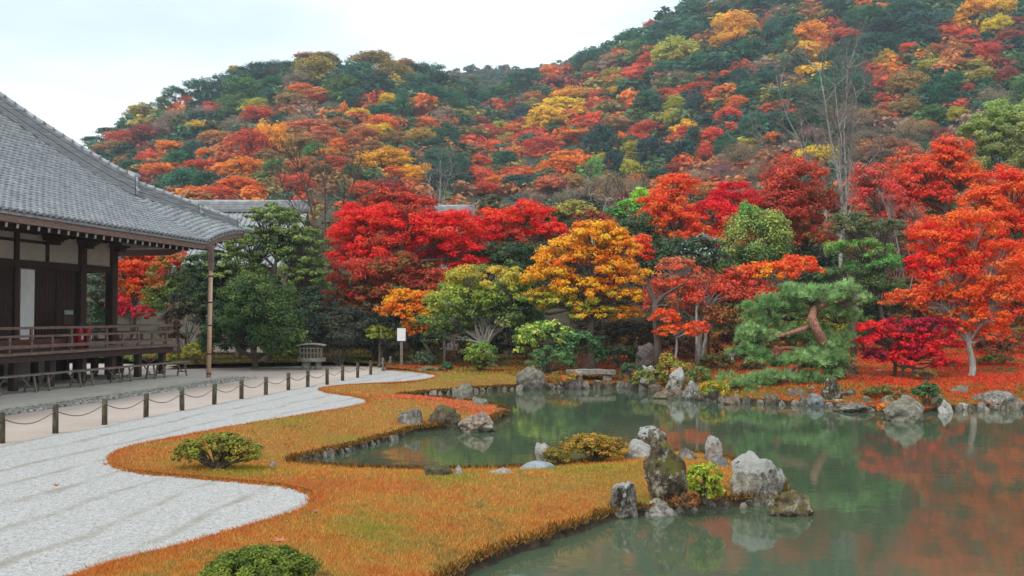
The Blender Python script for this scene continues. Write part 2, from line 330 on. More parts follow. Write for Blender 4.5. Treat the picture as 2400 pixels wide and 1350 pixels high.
def land_z(xy, base):
    ds = dist_line(xy, shore_all)
    sm = lambda e0, e1, v: (lambda t: t * t * (3 - 2 * t))(np.clip((v - e0) / (e1 - e0), 0, 1))
    z = -.17 + (base + .17) * sm(0, 2.2, ds)
    slope = .012 + .055 * sm(3, 9, xy[:, 0]) * sm(20, 30, xy[:, 1])
    z = z + slope * np.clip(ds - .6, 0, 30)
    return z
def gz(x, y): return float(land_z(np.array([[x, y]]), 0.03)[0])
def sheet(name, poly, near, far, zfn, mat, margin=.08, **props):
    poly = np.asarray(poly)
    pts = []
    y0, y1 = poly[:, 1].min(), poly[:, 1].max(); y = y0; k = 0
    while y < y1:
        s = near + (far - near) * min(1, max(0, (y - 12) / 40)); xs = np.arange(poly[:, 0].min(), poly[:, 0].max(), s)
        rr_ = np.random.default_rng(k); pts.append(np.stack([xs + rr_.uniform(-.3, .3, len(xs)) * s + (k % 2) * s / 2, np.full(len(xs), y) + rr_.uniform(-.25, .25, len(xs)) * s], 1)); y += s * .87; k += 1
    pts = np.vstack(pts); pts = pts[pip(pts, poly)]; pts = pts[dist_line(pts, np.vstack([poly, poly[:1]])) > margin]
    nb = len(poly); allv = np.vstack([poly, pts])
    r = delaunay_2d_cdt([Vector(v) for v in allv], [(i, (i + 1) % nb) for i in range(nb)], [], 1, 1e-5)
    V = np.array([tuple(v) for v in r[0]]); Fc = [f for f in r[2] if len(f) == 3]
    cen = np.array([V[list(f)].mean(0) for f in Fc]); keep = pip(cen, poly); Fc = [f for f, k_ in zip(Fc, keep) if k_]
    z = zfn(V); me = np_mesh(name, np.column_stack([V, z]), tris=np.array(Fc), smooth=True)
    # face up
    return link_mesh(name, me, mat, **props)

# ---------------------------------------------------------------- setting: pond, pond bed, lawn, ground, gravel, path, banks
def plane(name, x0, x1, y0, y1, z, mat, **p): return MB().add([(x0, y0, z), (x1, y0, z), (x1, y1, z), (x0, y1, z)], [(0, 1, 2, 3)]).build(name, mat, **p)
plane('pond_water', -14, 70, -25, 42, WL, M['water'], kind='structure')
plane('base_terrain', -400, 400, -60, 1500, -1.4, M['under'], kind='structure')
lawn_poly = np.vstack([shore_near, W2([(1235, 885), (1180, 876), (1100, 874), (1050, 876)], .03), gedge[::-1][6:], [[-16, -6], [2, -6]]])
# keep the far end joined: the top of gedge ends near (905,867)
lawn = sheet('lawn', lawn_poly, .22, .5, lambda v: land_z(v, .03), M['lawn'], kind='structure')
gr_poly = np.vstack([gedge, [UW(41.3, 12.9)[:2]], [UW(38, 12.22)[:2]], [UW(0, 12.22)[:2]], [UW(-8, 12.2)[:2]]])
# push the lawn side of the gravel a little under the lawn
g2 = gedge.copy(); tg = np.gradient(gedge, axis=0); nn = np.stack([tg[:, 1], -tg[:, 0]], 1); nn /= np.linalg.norm(nn, axis=1)[:, None] + 1e-9
g2 = gedge + nn * .05
def gravel_z(v):
    s = v @ np.array(DW); x = v[:, 0]
    wob = np.array([mnoise.noise((a * .35, b * .35, 3.)) for a, b in v]) * .45
    return .013 + .011 * (1 - np.sin((s + wob) * 2 * math.pi / .95)) * .5
gravel = sheet('raked_gravel', np.vstack([g2, gr_poly[len(gedge):]]), .2, .4, gravel_z, M['gravel'], kind='structure')
path_poly = [UW(-8, 12.2)[:2], UW(38, 12.2)[:2], UW(42.5, 13)[:2], PZ(905, 858, 0)[:2], PZ(800, 852, 0)[:2], PZ(600, 855, 0)[:2], PZ(380, 861, 0)[:2], UW(46, 24)[:2], UW(44, 34)[:2], UW(-8, 34)[:2]]
sheet('sand_path', np.array(path_poly), 1.2, 1.2, lambda v: np.full(len(v), .004), M['path'], kind='structure')
gfar = [shore_far[0]] if False else []
gp = np.vstack([shore_far, [[60, 26], [80, 60], [80, 120], [-80, 120], [-80, 40]], [UW(36, 40)[:2], UW(44, 34)[:2], UW(43.6, 24)[:2], PZ(380, 867, 0)[:2], PZ(600, 861, 0)[:2], PZ(800, 857, 0)[:2], PZ(905, 862, 0)[:2]], gedge[::-1][:7], W2([(1050, 876), (1100, 874), (1180, 876), (1235, 885)], .03)])
ground = sheet('garden_ground', gp, .5, 1.3, lambda v: land_z(v, .035), M['moss'], kind='structure')

def bank(name, line, ztop, mat, hgt=.6):
    n = len(line); tg = np.gradient(line, axis=0); nr = np.stack([tg[:, 1], -tg[:, 0]], 1); nr /= np.linalg.norm(nr, axis=1)[:, None] + 1e-9
    rows = []
    for k, (off, z) in enumerate([(-.03, ztop), (.03, ztop - .03), (.0, ztop - .08), (.05, ztop - .14), (.10, ztop - hgt)]):
        wv = np.array([mnoise.noise((x * 6, y * 6, k * 3.)) for x, y in line]) * .05
        rows.append(np.column_stack([line + nr * (off + wv)[:, None], np.full(n, z) + wv * .25]))
    V = np.vstack(rows); q = [(r * n + i, r * n + i + 1, (r + 1) * n + i + 1, (r + 1) * n + i) for r in range(len(rows) - 1) for i in range(n - 1)]
    return link_mesh(name, np_mesh(name, V, quads=q), mat, kind='structure')
bank('near_bank', shore_near, -.165, M['soil']); bank('far_bank', shore_far, -.165, M['soil'])

def skirt(name, line, z0, z1, mat):
    n = len(line); V = np.vstack([np.column_stack([line, np.full(n, z1)]), np.column_stack([line, np.full(n, z0)])])
    return link_mesh(name, np_mesh(name, V, quads=[(i, i + 1, n + i + 1, n + i) for i in range(n - 1)]), mat, kind='structure')
skirt('lawn_edge', gedge, -.02, .031, M['lawn'])
# edging board along the fence line
MB().box(0, 42, 0, .05, 0, .022).build('path_edging', M['concrete'], kind='structure').matrix_world = Matrix.Translation(UW(-2, 12.16)) @ Matrix.Rotation(math.atan2(DU[1], DU[0]), 4, 'Z')

# ---------------------------------------------------------------- vegetation kit
def leaf_mesh(pos, nrm, size, col, rng, aspect=.62):
    n = len(pos); nrm = nrm / (np.linalg.norm(nrm, axis=1)[:, None] + 1e-9)
    r = rng.normal(size=(n, 3)); a = np.cross(nrm, r); a /= np.linalg.norm(a, axis=1)[:, None] + 1e-9; b = np.cross(nrm, a)
    s = size[:, None]
    v = np.empty((n, 4, 3)); v[:, 0] = pos - a * s * .5; v[:, 1] = pos + b * s * .5 * aspect + nrm * s * .06; v[:, 2] = pos + a * s * .5; v[:, 3] = pos - b * s * .5 * aspect + nrm * s * .06
    return v.reshape(-1, 3), np.arange(4 * n).reshape(n, 4), np.repeat(col, 4, axis=0)
def unit(rng, n):
    v = rng.normal(size=(n, 3)); return v / np.linalg.norm(v, axis=1)[:, None]
def lobe_leaves(c, r, cols, rng, leaf, dens=1.0, clump=.3, flat=.5, layered=0., hollow=.45, upbias=.55, depth_px=None):
    """leaves of one lobe: clumps of leaves spread through an ellipsoid, denser toward its outside"""
    c = np.asarray(c, float); r = np.asarray(r, float)
    R0 = (r[0] * r[2]) ** .5; rc = clump * R0
    ncl = int(max(9, 2.9 / clump ** 2))
    d = unit(rng, ncl); d[:, 2] = np.where(d[:, 2] < -.35, -d[:, 2], d[:, 2])
    rad = hollow + (1 - hollow) * rng.random(ncl) ** .5
    cc = d * rad[:, None] * r * .93
    if layered: 
        st = r[2] * .34; cc[:, 2] = np.round(cc[:, 2] / st) * st * layered + cc[:, 2] * (1 - layered) + rng.normal(size=ncl) * st * .12
    area = math.pi * r[0] * r[2]; nl = int(dens * area * 5.2 / (leaf * leaf * .5)); m = max(8, nl // ncl)
    rcs = rc * rng.uniform(.65, 1.3, ncl)
    u = unit(rng, ncl * m).reshape(ncl, m, 3); rr_ = rng.random((ncl, m, 1)) ** .42
    off = u * rr_ * rcs[:, None, None] * np.array([1.12, 1.12, flat])
    pos = c + cc[:, None, :] + off
    nrm = u * np.array([.8, .8, .8]) + np.array([0, 0, upbias]) + (cc / r)[:, None, :] * .4 + rng.normal(size=(ncl, m, 3)) * .38
    cols = np.asarray(cols, float)
    t = rng.random(ncl); ci = cols[np.minimum((t * len(cols)).astype(int), len(cols) - 1)]
    ci = ci * rng.uniform(.78, 1.22, (ncl, 1))
    cl = np.repeat(ci[:, None, :], m, 1) * rng.uniform(.75, 1.25, (ncl, m, 1)); mixo = rng.random((ncl, m)) < .12
    alt = cols[rng.integers(0, len(cols), (ncl, m))]; cl = np.where(mixo[..., None], alt, cl)
    size = leaf * rng.uniform(.7, 1.35, ncl * m)
    return pos.reshape(-1, 3), nrm.reshape(-1, 3), size, cl.reshape(-1, 3), c + cc
def branch(mb, a, b, ra, rb, rng, sag=0.12, sides=5, seg=4):
    a = np.asarray(a, float); b = np.asarray(b, float); L_ = np.linalg.norm(b - a)
    pts = [a + (b - a) * t + np.array([0, 0, math.sin(t * math.pi) * L_ * sag * .6]) + rng.normal(size=3) * L_ * .04 * (0 < t < 1) for t in np.linspace(0, 1, seg)]
    mb.tube(pts, list(np.linspace(ra, rb, seg)), sides, False)
PXM = lambda Y: Y / FOC
def LC(*cs): return [tuple(1.48 * x for x in lin(c)) for c in cs]
def tree(name, label, Y, base, lobes, group=None, leafpx=6.5, dens=.88, clump=.28, flat=.5, layered=.5, trunk=.10, bark='bark', category='tree', seed=0, stems=1, upbias=.55, twigs=.4, depth=.8, lean=None, full=1.0):
    """base=(px,py or None); lobes=[(px,py,rx,ry,[colours],(dY))]"""
    rng = np.random.default_rng(seed * 77 + 13)
    X = PY(base[0], 700, Y)[0]; z0 = gz(X, Y) - .12
    root = empty(name, (X, Y, z0), **T(label, category, group)); o0 = np.array([X, Y, z0])
    P_, N_, S_, K_ = [], [], [], []; mb = MB(); cent = []
    fork = None
    for li, lb in enumerate(lobes):
        px, py, rx, ry, cols = lb[:5]; dy = lb[5] if len(lb) > 5 else 0; dn = lb[6] if len(lb) > 6 else 1
        Yl = Y + dy; k = PXM(Yl); c = PY(px, py, Yl) - o0
        r = (rx * k * 1.24 * full, max(rx, ry) * k * depth, ry * k * 1.45 * full)
        p, n, s, cl, cc = lobe_leaves(c, r, LC(*cols), rng, leafpx * k, dens * dn, clump * .92, flat * 1.12, layered * .45, upbias=upbias)
        P_.append(p); N_.append(n); S_.append(s); K_.append(cl); cent.append((c, r, cc))
    P_ = np.vstack(P_); v, q, cv = leaf_mesh(P_, np.vstack(N_), np.concatenate(S_), np.clip(np.vstack(K_), 0, .92), rng)
    v[:, 2] = np.maximum(v[:, 2], .13)
    link_mesh('crown', np_mesh('crown', v, quads=q, cols=cv), M['leaf'], root)
    if trunk:
        allc = np.mean([c for c, r, cc in cent], axis=0); low = min(c[2] - r[2] * .5 for c, r, cc in cent); low = max(low, .4)
        for s_ in range(stems):
            fx = np.array([allc[0] * .45 + rng.normal() * .25 * (stems > 1), allc[1] * .3, low])
            if lean: fx[0] += lean
            base_p = np.array([rng.normal() * .12 * (stems > 1), 0, 0])
            branch(mb, base_p, fx, trunk * 1.25, trunk * .85, rng, 0, 8, 5)
            for c, r, cc in cent:
                branch(mb, fx, c + np.array([0, 0, -r[2] * .1]), trunk * .7, trunk * .3, rng, .1, 6, 5)
                for q_ in cc[rng.random(len(cc)) < twigs]: branch(mb, c * .75 + fx * .25, q_, trunk * .25, trunk * .06, rng, .1, 4, 4)
        mb.build('trunk', M[bark], root, True)
    return root

# sRGB palettes
CR = [(235, 40, 38), (215, 30, 36), (242, 66, 40)]
RO = [(240, 84, 38), (228, 66, 36), (246, 108, 42)]
OR = [(248, 150, 35), (240, 130, 30), (235, 165, 45)]
DR = [(165, 60, 45), (140, 60, 40), (185, 70, 50)]
GR = [(106, 122, 66), (84, 106, 56), (124, 136, 74)]
DG = [(56, 78, 50), (46, 68, 46), (70, 90, 56)]
YG = [(140, 155, 60), (110, 135, 55), (165, 165, 70)]
DK = [(50, 58, 50), (60, 68, 60), (70, 70, 55)]
PN = [(95, 150, 75), (80, 135, 70), (115, 165, 90)]
RG = [(165, 80, 50), (120, 100, 50), (150, 75, 45)]

# ================================================================ TEMPLE HALL (local axes: x = along the hall, y = away from the pond)
ANG = math.atan2(DU[1], DU[0])
hall = empty('temple_hall', (0, 0, 0), ANG, **T('dark timber temple hall with grey tiled hip roof and raised verandah', 'temple hall'))
UC, WE = 36.2, 17.0                                  # roof corner along the hall, eave line
def upturn(du): return .65 * (1 - min(1, max(0, du) / 3.2) ** 1.8)
def roof_z(u, s):                                    # s = distance in from the eave
    return 5.15 + .453 * s + .04 * s * s + upturn(UC - u) * (1 - min(1, s / 7) * .0)
def roof_surf():
    mb = MB()
    ss = np.linspace(0, 13, 27)
    # face towards the garden: u from -4 to hip
    us = np.concatenate([np.linspace(-4, 32, 13), np.linspace(32.4, UC, 11)])
    V = []; nu = len(us)
    for s in ss:
        for u in us:
            uu = min(u, UC - s) if u > 10 else u
            V.append((uu, WE + s, 5.15 + .453 * s + .04 * s * s + upturn(UC - uu) - .03))
    F = [(i * nu + j, i * nu + j + 1, (i + 1) * nu + j + 1, (i + 1) * nu + j) for i in range(len(ss) - 1) for j in range(nu - 1)]
    mb.add(V, F)
    # end face, falling away from the hip towards the end of the hall
    ws = np.concatenate([np.linspace(WE, WE + 4, 11), np.linspace(WE + 5, WE + 26, 12)]); V = []
    for s in ss:
        for w_ in ws:
            ww = max(w_, WE + s); V.append((UC - s, ww, 5.15 + .453 * s + .04 * s * s + upturn(ww - WE) - .03))
    nw = len(ws); F = [(i * nw + j, i * nw + j + 1, (i + 1) * nw + j + 1, (i + 1) * nw + j) for i in range(len(ss) - 1) for j in range(nw - 1)]
    mb.add(V, F); return mb
roof = roof_surf().build('roof', M['tile'], hall, True)
# pantiles
def pantile_mesh(wd=.285, ln=.27):
    xs = np.linspace(-wd / 2, wd / 2, 7); prof = [.012, .0, .002, .018, .05, .052, .02]
    V = []; F = []
    for y, dz in ((-.02, .052), (ln, .0)):
        for x, p in zip(xs, prof): V.append((x, y, p + dz))
    for x, p in zip(xs, prof): V.append((x, -.012, p + .052 - .05))
    n = 7
    for i in range(n - 1): F.append((i, i + 1, n + i + 1, n + i)); F.append((2 * n + i, 2 * n + i + 1, i + 1, i))
    me = bpy.data.meshes.new('tile'); me.from_pydata(V, [], F); me.polygons.foreach_set('use_smooth', np.ones(len(me.polygons), bool)); me.materials.append(M['tile']); me.update(); return me
tile_me = pantile_mesh()
TV = np.array([v.co[:] for v in tile_me.vertices]); TF = np.array([p.vertices[:] for p in tile_me.polygons])
pl = []; s = 0.0; row = 0
def rz2(u, s): return 5.15 + .453 * s + .04 * s * s + upturn(UC - u)
rt = random.Random(2)
while s < 8.2:
    sl = .453 + .08 * s; step = .222 / math.sqrt(1 + sl * sl); u = 19.0 + .0
    while u < UC - s - .12:
        zz = rz2(u, s); tu = Vector((1, 0, (rz2(u + .1, s) - rz2(u - .1, s)) / .2)).normalized(); ts = Vector((0, 1, (rz2(u, s + .1) - rz2(u, s)) / .1)).normalized()
        nrm = tu.cross(ts).normalized(); ts = nrm.cross(tu)
        m = Matrix((( tu.x, ts.x, nrm.x, u), (tu.y, ts.y, nrm.y, WE + s), (tu.z, ts.z, nrm.z, zz + rt.uniform(-.004, .004)), (0, 0, 0, 1)))
        pw = UW(u, WE + s, zz); inview = pw[0] / pw[1] > -.56
        pl.append((np.linalg.norm(pw - np.array([0, 0, HCAM])), inview, m)); u += .27
    s += step; row += 1
vis = sorted([p for p in pl if p[1]], key=lambda p: p[0]); single = vis[:300]; ids = set(id(p) for p in single)
for _, _, m in single:
    o = bpy.data.objects.new('tile', tile_me); C.objects.link(o); o.parent = roof; o.matrix_local = m
rest = [p[2] for p in pl if id(p) not in ids]
A = np.array([np.array(m) for m in rest]); hv = np.column_stack([TV, np.ones(len(TV))])
RV = np.einsum('nij,kj->nki', A, hv)[..., :3].reshape(-1, 3); RF = (TF[None] + (np.arange(len(rest)) * len(TV))[:, None, None]).reshape(-1, 4)
link_mesh('tiles', np_mesh('tiles', RV, quads=RF, smooth=True), M['tile'], roof, kind='stuff')
# round eave-end tiles
em = MB()
a = np.linspace(0, 2 * math.pi, 9)[:-1]
em.add([(0, .0, 0)] + [(.062 * math.cos(t), -.0, .062 * math.sin(t)) for t in a] + [(.062 * math.cos(t), .12, .062 * math.sin(t)) for t in a],
       [(0, 1 + (k + 1) % 8, 1 + k) for k in range(8)] + [(1 + k, 1 + (k + 1) % 8, 9 + (k + 1) % 8, 9 + k) for k in range(8)])
eme = em.mesh('eave_tile'); eme.materials.append(M['ridge_tile'])
u = 19.07
while u < UC - .1:
    o = bpy.data.objects.new('eave_tile', eme); C.objects.link(o); o.parent = roof; o.location = (u, WE - .045, rz2(u, 0) + .025); u += .27
# tile edge underside and fascia boards following the upturn
def strip_u(y0, y1, dz0, dz1, u0=-4, u1=UC, n=60, ext=0.):
    mb = MB(); us = np.concatenate([np.linspace(u0, 32, 10), np.linspace(32.3, u1, 16)])
    V = []
    for u in us:
        z = 5.15 + upturn(UC - u)
        V += [(u, y0, z + dz0), (u, y1, z + dz0), (u, y1, z + dz1), (u, y0, z + dz1)]
    F = []
    for i in range(len(us) - 1):
        for k in range(4): F.append((i * 4 + k, i * 4 + (k + 1) % 4, (i + 1) * 4 + (k + 1) % 4, (i + 1) * 4 + k))
    F += [(0, 1, 2, 3), tuple((len(us) - 1) * 4 + k for k in (3, 2, 1, 0))]
    return mb.add(V, F)
strip_u(WE - .0, WE + .25, -.11, -.035).build('tile_bed', M['ridge_tile'], roof)
strip_u(WE + .06, WE + .14, -.30, -.112).build('fascia', M['brown_wood'], hall)
# soffit
mb = MB(); us = np.concatenate([np.linspace(-4, 32, 10), np.linspace(32.4, UC - .1, 12)]); V = []
ws_ = np.linspace(WE + .16, 23, 8)
for w_ in ws_:
    for u in us:
        t = (w_ - WE) / 6; uu = min(u, UC - .1); V.append((uu, w_, 5.15 + upturn(UC - uu) * max(0, 1 - t) - .2 + .42 * (w_ - WE) * .55))
nu = len(us); mb.add(V, [(i * nu + j, i * nu + j + 1, (i + 1) * nu + j + 1, (i + 1) * nu + j) for i in range(len(ws_) - 1) for j in range(nu - 1)])
mb.build('soffit', M['dark_wood'], hall)
# end fascia + far eave of the end face
mb = MB(); V = []; wl = np.concatenate([np.linspace(WE, WE + 3.2, 10), np.linspace(WE + 4, WE + 24, 6)])
for w_ in wl:
    z = 5.15 + upturn(w_ - WE); V += [(UC - .16, w_, z - .30), (UC - .06, w_, z - .30), (UC - .06, w_, z - .045), (UC - .16, w_, z - .045)]
mb.add(V, [(i * 4 + k, i * 4 + (k + 1) % 4, (i + 1) * 4 + (k + 1) % 4, (i + 1) * 4 + k) for i in range(len(wl) - 1) for k in range(4)] + [(0, 1, 2, 3)])
mb.build('fascia', M['brown_wood'], hall)
# rafters with white painted ends
raf = MB().box(-.045, .045, 0, 4.2, -.12, 0); rme = raf.mesh('rafter'); rme.materials.append(M['dark_wood'])
cap = MB().box(-.045, .045, -.015, -.001, -.12, 0); cme = cap.mesh('painted_end'); cme.materials.append(M['white'])
u = 18.13
while u < UC - .5:
    z = 4.90 + upturn(UC - u) * .75
    o = bpy.data.objects.new('rafter', rme); C.objects.link(o); o.parent = hall; o.location = (u, 17.62, z); o.rotation_euler = (R_(7), 0, 0)
    c_ = bpy.data.objects.new('painted_end', cme); C.objects.link(c_); c_.parent = o
    u += .446
MB().box(-4, 35.9, 17.72, 17.86, 4.91, 5.0).build('eave_purlin', M['dark_wood'], hall)
# hip ridge: three stepped lengths of stacked ridge tiles, each closed with an ogre tile
def hip_pt(s_, off=0): return Vector((UC - s_, WE + s_, rz2(UC - s_, s_) + off))
def hip_seg(s0, s1, h0, h1, wd):
    seg = empty('hip_ridge', (0, 0, 0)); seg.parent = roof
    ss_ = np.linspace(s0, s1, 12); side = Vector((1, 1, 0)).normalized()
    layers = 5
    for k in range(layers):
        mb = MB(); V = []
        f0, f1 = k / layers, (k + 1) / layers; ww = wd * (1 - .25 * f0) * (1.06 if k % 2 == 0 else .94)
        for s_ in ss_:
            h = h0 + (h1 - h0) * (s_ - s0) / (s1 - s0); b = hip_pt(s_, -.05)
            V += [b + side * (-ww / 2) + Vector((0, 0, h * f0)), b + side * (ww / 2) + Vector((0, 0, h * f0)), b + side * (ww / 2) + Vector((0, 0, h * f1 - .012)), b + side * (-ww / 2) + Vector((0, 0, h * f1 - .012))]
        mb.add(V, [(i * 4 + q, i * 4 + (q + 1) % 4, (i + 1) * 4 + (q + 1) % 4, (i + 1) * 4 + q) for i in range(len(ss_) - 1) for q in range(4)] + [(0, 1, 2, 3), tuple((len(ss_) - 1) * 4 + q for q in (3, 2, 1, 0))])
        mb.build('ridge_course', M['ridge_tile'], seg)
    # round caps
    L_ = (s1 - s0) * 1.5; n = max(3, int(L_ / .33))
    for k in range(n):
        sa = s0 + (s1 - s0) * k / n; sb = s0 + (s1 - s0) * (k + 1.12) / n
        ha = h0 + (h1 - h0) * k / n; a_ = hip_pt(sa, ha - .03); b_ = hip_pt(sb, ha - .035)
        MB().tube([a_, a_ + (b_ - a_) * .12, b_], [wd * .36, wd * .29, wd * .27], 10).build('cap_tile', M['tile'], seg, True)
    # ogre tile
    p = hip_pt(s0, 0); dn = Vector((1, -1, -.5)).normalized(); hh = h0 * 1.05
    mb = MB(); base = p + dn * .03
    prof = [(-.55, 0), (-.62, .25), (-.42, .45), (-.5, .72), (-.28, .95), (0, 1.08), (.28, .95), (.5, .72), (.42, .45), (.62, .25), (.55, 0)]
    V = [base + side * (x * wd) + Vector((0, 0, y * hh)) + dn * o_ for o_ in (0, .09) for x, y in prof]; n = len(prof)
    mb.add(V, [tuple(range(n)), tuple(range(2 * n - 1, n - 1, -1))] + [(i, n + i, n + (i + 1) % n, (i + 1) % n) for i in range(n)])
    for sx in (-1, 1):
        cpt = base + side * (sx * wd * .48) + Vector((0, 0, hh * .2)) + dn * .1
        mb.tube([cpt + side * (sx * .07 * math.cos(t)) + Vector((0, 0, .07 * math.sin(t))) for t in np.linspace(0, 5, 8)], [.035] * 8, 6)
    mb.tube([base + Vector((0, 0, hh * .55)) + dn * .05, base + Vector((0, 0, hh * .55)) + dn * .16], [.09, .05], 8)
    mb.build('ogre_tile', M['pale_stone'] if False else M['tile'], seg)
    MB().tube([p + Vector((0, 0, hh)) - dn * .25, p + Vector((0, 0, hh + .02)) + dn * .22], [wd * .22, wd * .24], 10).build('bird_perch_tile', M['tile'], seg, True)
hip_seg(3.05, 9.5, .68, .5, .48); hip_seg(1.35, 3.0, .40, .52, .36); hip_seg(.25, 1.30, .36, .36, .32)
MB().tube([hip_pt(.3, .02), hip_pt(-.25, .14)], [.085, .10], 10).build('corner_tile', M['tile'], roof, True)

# columns, beams, plaster panels
WC = 21.5
def hb(name, x0, x1, y0, y1, z0, z1, mat, par=hall, bev=0): return MB().box(x0, x1, y0, y1, z0, z1).build(name, M[mat], par, bevel=bev)
for u in (34.1, 32.1): hb('column', u - .17, u + .17, WC - .17, WC + .17, .13, 5.15, 'dark_wood', bev=.02)
hb('column', 33.93, 34.27, 23.4, 23.74, .13, 5.15, 'dark_wood', bev=.02); hb('column', 33.93, 34.27, 27.4, 27.74, .13, 5.15, 'dark_wood', bev=.02)
for u in (28.55, 26.5, 24.4, 22.3, 20.2): hb('column', u - .1, u + .1, WC - .1, WC + .1, .13, 5.3, 'dark_wood')
for u in (30.15, 27.5, 25.4): hb('strut', u - .07, u + .07, WC - .075, WC + .07, 4.26, 5.3, 'dark_wood')
hb('beam', -4, 31.93, WC - .09, WC + .09, 4.02, 4.26, 'dark_wood'); hb('beam', 32.27, 33.93, WC - .09, WC + .09, 4.06, 4.28, 'dark_wood')
hb('beam', -4, 30.05, WC - .05, WC + .05, 4.86, 4.96, 'dark_wood'); hb('beam', -4, 34.6, WC - .12, WC + .12, 5.16, 5.4, 'dark_wood')
hb('beam', 34.0, 34.2, WC + .17, 29, 5.16, 5.38, 'dark_wood'); hb('beam', 34.0, 34.2, WC + .17, 29, 4.06, 4.28, 'dark_wood')
edges = [20.3, 22.2, 24.3, 25.33, 26.4, 27.43, 28.45, 30.08]
prev = -4
cuts = [(-4, 20.1), (20.3, 22.2), (22.4, 24.3), (24.5, 25.33), (25.47, 26.4), (26.6, 27.43), (27.57, 28.45), (28.65, 30.08), (30.22, 31.93), (32.27, 33.93)]
for a_, b_ in cuts:
    if b_ < 30.1: hb('plaster_panel', a_, b_, WC - .02, WC + .02, 4.26, 4.86, 'plaster'); hb('plaster_panel', a_, b_, WC - .02, WC + .02, 4.96, 5.16, 'plaster')
    else: hb('plaster_panel', a_, b_, WC - .02, WC + .02, 4.28, 5.16, 'plaster')
# bracket arms with pale ends over the columns
for u in (34.1, 32.1, 30.15):
    mb = MB()
    for k, (l_, z0, z1) in enumerate([(.5, 4.98, 5.07), (.72, 5.07, 5.16)]): mb.box(u - l_, u + l_, WC - .33 - .002 * k, WC - .2, z0, z1)
    mb.box(u - .2, u + .2, WC - .42, WC - .2, 4.86, 4.98); mb.build('bracket_arm', M['dark_wood'], hall)
    for sx in (-1, 1): hb('painted_end', u + sx * .73 - .012, u + sx * .73 + .012, WC - .32, WC - .21, 5.07, 5.16, 'plaster')
# walls behind: dark board doors, white sliding door
hb('wall', -4, 28.44, WC + .0, WC + .06, 1.3, 4.02, 'dark_wood'); hb('wall', 29.5, 31.93, WC + .08, WC + .14, 1.3, 4.02, 'dark_wood')
hb('wall', 31.95, 32.05, WC + .2, 30, 1.3, 5.2, 'dark_wood')
MB().box(28.85, 29.5, WC - .04, WC, 1.3, 3.96).build('sliding_door', M['white'], hall, label='white sliding door panel between dark posts')
for k in range(6):
    x0 = 22.4 + k * 1.0
    d_ = hb('lattice_door', x0, x0 + .96, WC - .04, WC - .004, 1.62, 3.9, 'dark_wood')
    mb = MB()
    for i in range(7): mb.box(x0 + .04 + i * .14, x0 + .07 + i * .14, WC - .06, WC - .041, 1.66, 3.86)
    for i in range(9): mb.box(x0 + .03, x0 + .93, WC - .075, WC - .061, 1.7 + i * .26, 1.73 + i * .26)
    o = mb.build('lattice', M['dark_wood'], d_); 
for k in range(2):
    x0 = 29.62 + k * 1.15; d_ = hb('lattice_door', x0, x0 + 1.1, WC + .03, WC + .07, 1.35, 3.95, 'dark_wood'); mb = MB()
    for i in range(7): mb.box(x0 + .05 + i * .16, x0 + .09 + i * .16, WC + .01, WC + .029, 1.4, 3.9)
    for i in range(9): mb.box(x0 + .03, x0 + 1.07, WC - .006, WC + .009, 1.45 + i * .28, 1.48 + i * .28)
    mb.build('lattice', M['dark_wood'], d_)
# deck
for k, (y0, y1) in enumerate([(19.32 + i * .362, 19.32 + i * .362 + .355) for i in range(6)]):
    hb('deck_board', -4, 35.2, y0, y1, 1.2 + .0015 * (k % 2), 1.28 + .0015 * (k % 2), 'brown_wood')
hb('deck_floor', -4, 35.2, 21.5, 30, 1.2, 1.281, 'brown_wood')
hb('edge_beam', -4, 35.05, 19.42, 19.6, .98, 1.199, 'dark_wood'); hb('edge_beam', 34.88, 35.06, 19.6, 30, .98, 1.199, 'dark_wood')
hb('beam_end', 35.06, 35.32, 19.42, 19.6, 1.0, 1.18, 'brown_wood')
for k in range(11):
    u = 34.75 - 1.71 * k
    mb = MB().box(u - .11, u + .11, 19.62, 19.84, .125, 1.2).build('deck_post', M['dark_wood'], hall, bevel=.015)
    if k < 9: hb('deck_post', u - .09, u + .09, 21.42, 21.6, .125, 1.2, 'dark_wood')
for w_ in (22.5, 24.5, 26.5): hb('deck_post', 34.65, 34.86, w_, w_ + .21, .125, 1.2, 'dark_wood')
hb('foundation_wall', -4, 31.9, 22.3, 22.4, .125, 1.2, 'plaster')
hb('threshold_board', -4, 31.9, 20.95, 21.1, 1.285, 1.62, 'red_wood')
# railing
rl = empty('railing', (0, 0, 0)); rl.parent = hall
for nm, z0, z1, y0, y1 in (('top_rail', 1.98, 2.06, 19.56, 19.66), ('middle_rail', 1.73, 1.80, 19.55, 19.67), ('bottom_rail', 1.40, 1.50, 19.53, 19.69)):
    MB().box(-4, 35.3, y0, y1, z0, z1).build(nm, M['brown_wood'], rl)
    MB().box(34.78, 34.88, 19.7, 30, z0 + .002, z1 + .002).build(nm, M['brown_wood'], rl)
for k in range(17):
    u = 34.83 - 1.0 * k; MB().box(u - .045, u + .045, 19.57, 19.65, 1.5, 1.73).build('rail_post', M['brown_wood'], rl)
    MB().box(u - .04, u + .04, 19.58, 19.64, 1.28, 1.4).build('rail_post', M['brown_wood'], rl)
    if k % 2 == 0: MB().box(u - .04, u + .04, 19.58, 19.64, 1.8, 1.98).build('rail_post', M['brown_wood'], rl)
MB().box(35.3, 35.33, 19.54, 19.68, 1.40, 1.50).build('painted_end', M['white'], rl)
for k in range(8): MB().box(34.79, 34.87, 20.6 + k, 20.68 + k, 1.5, 1.73).build('rail_post', M['brown_wood'], rl)
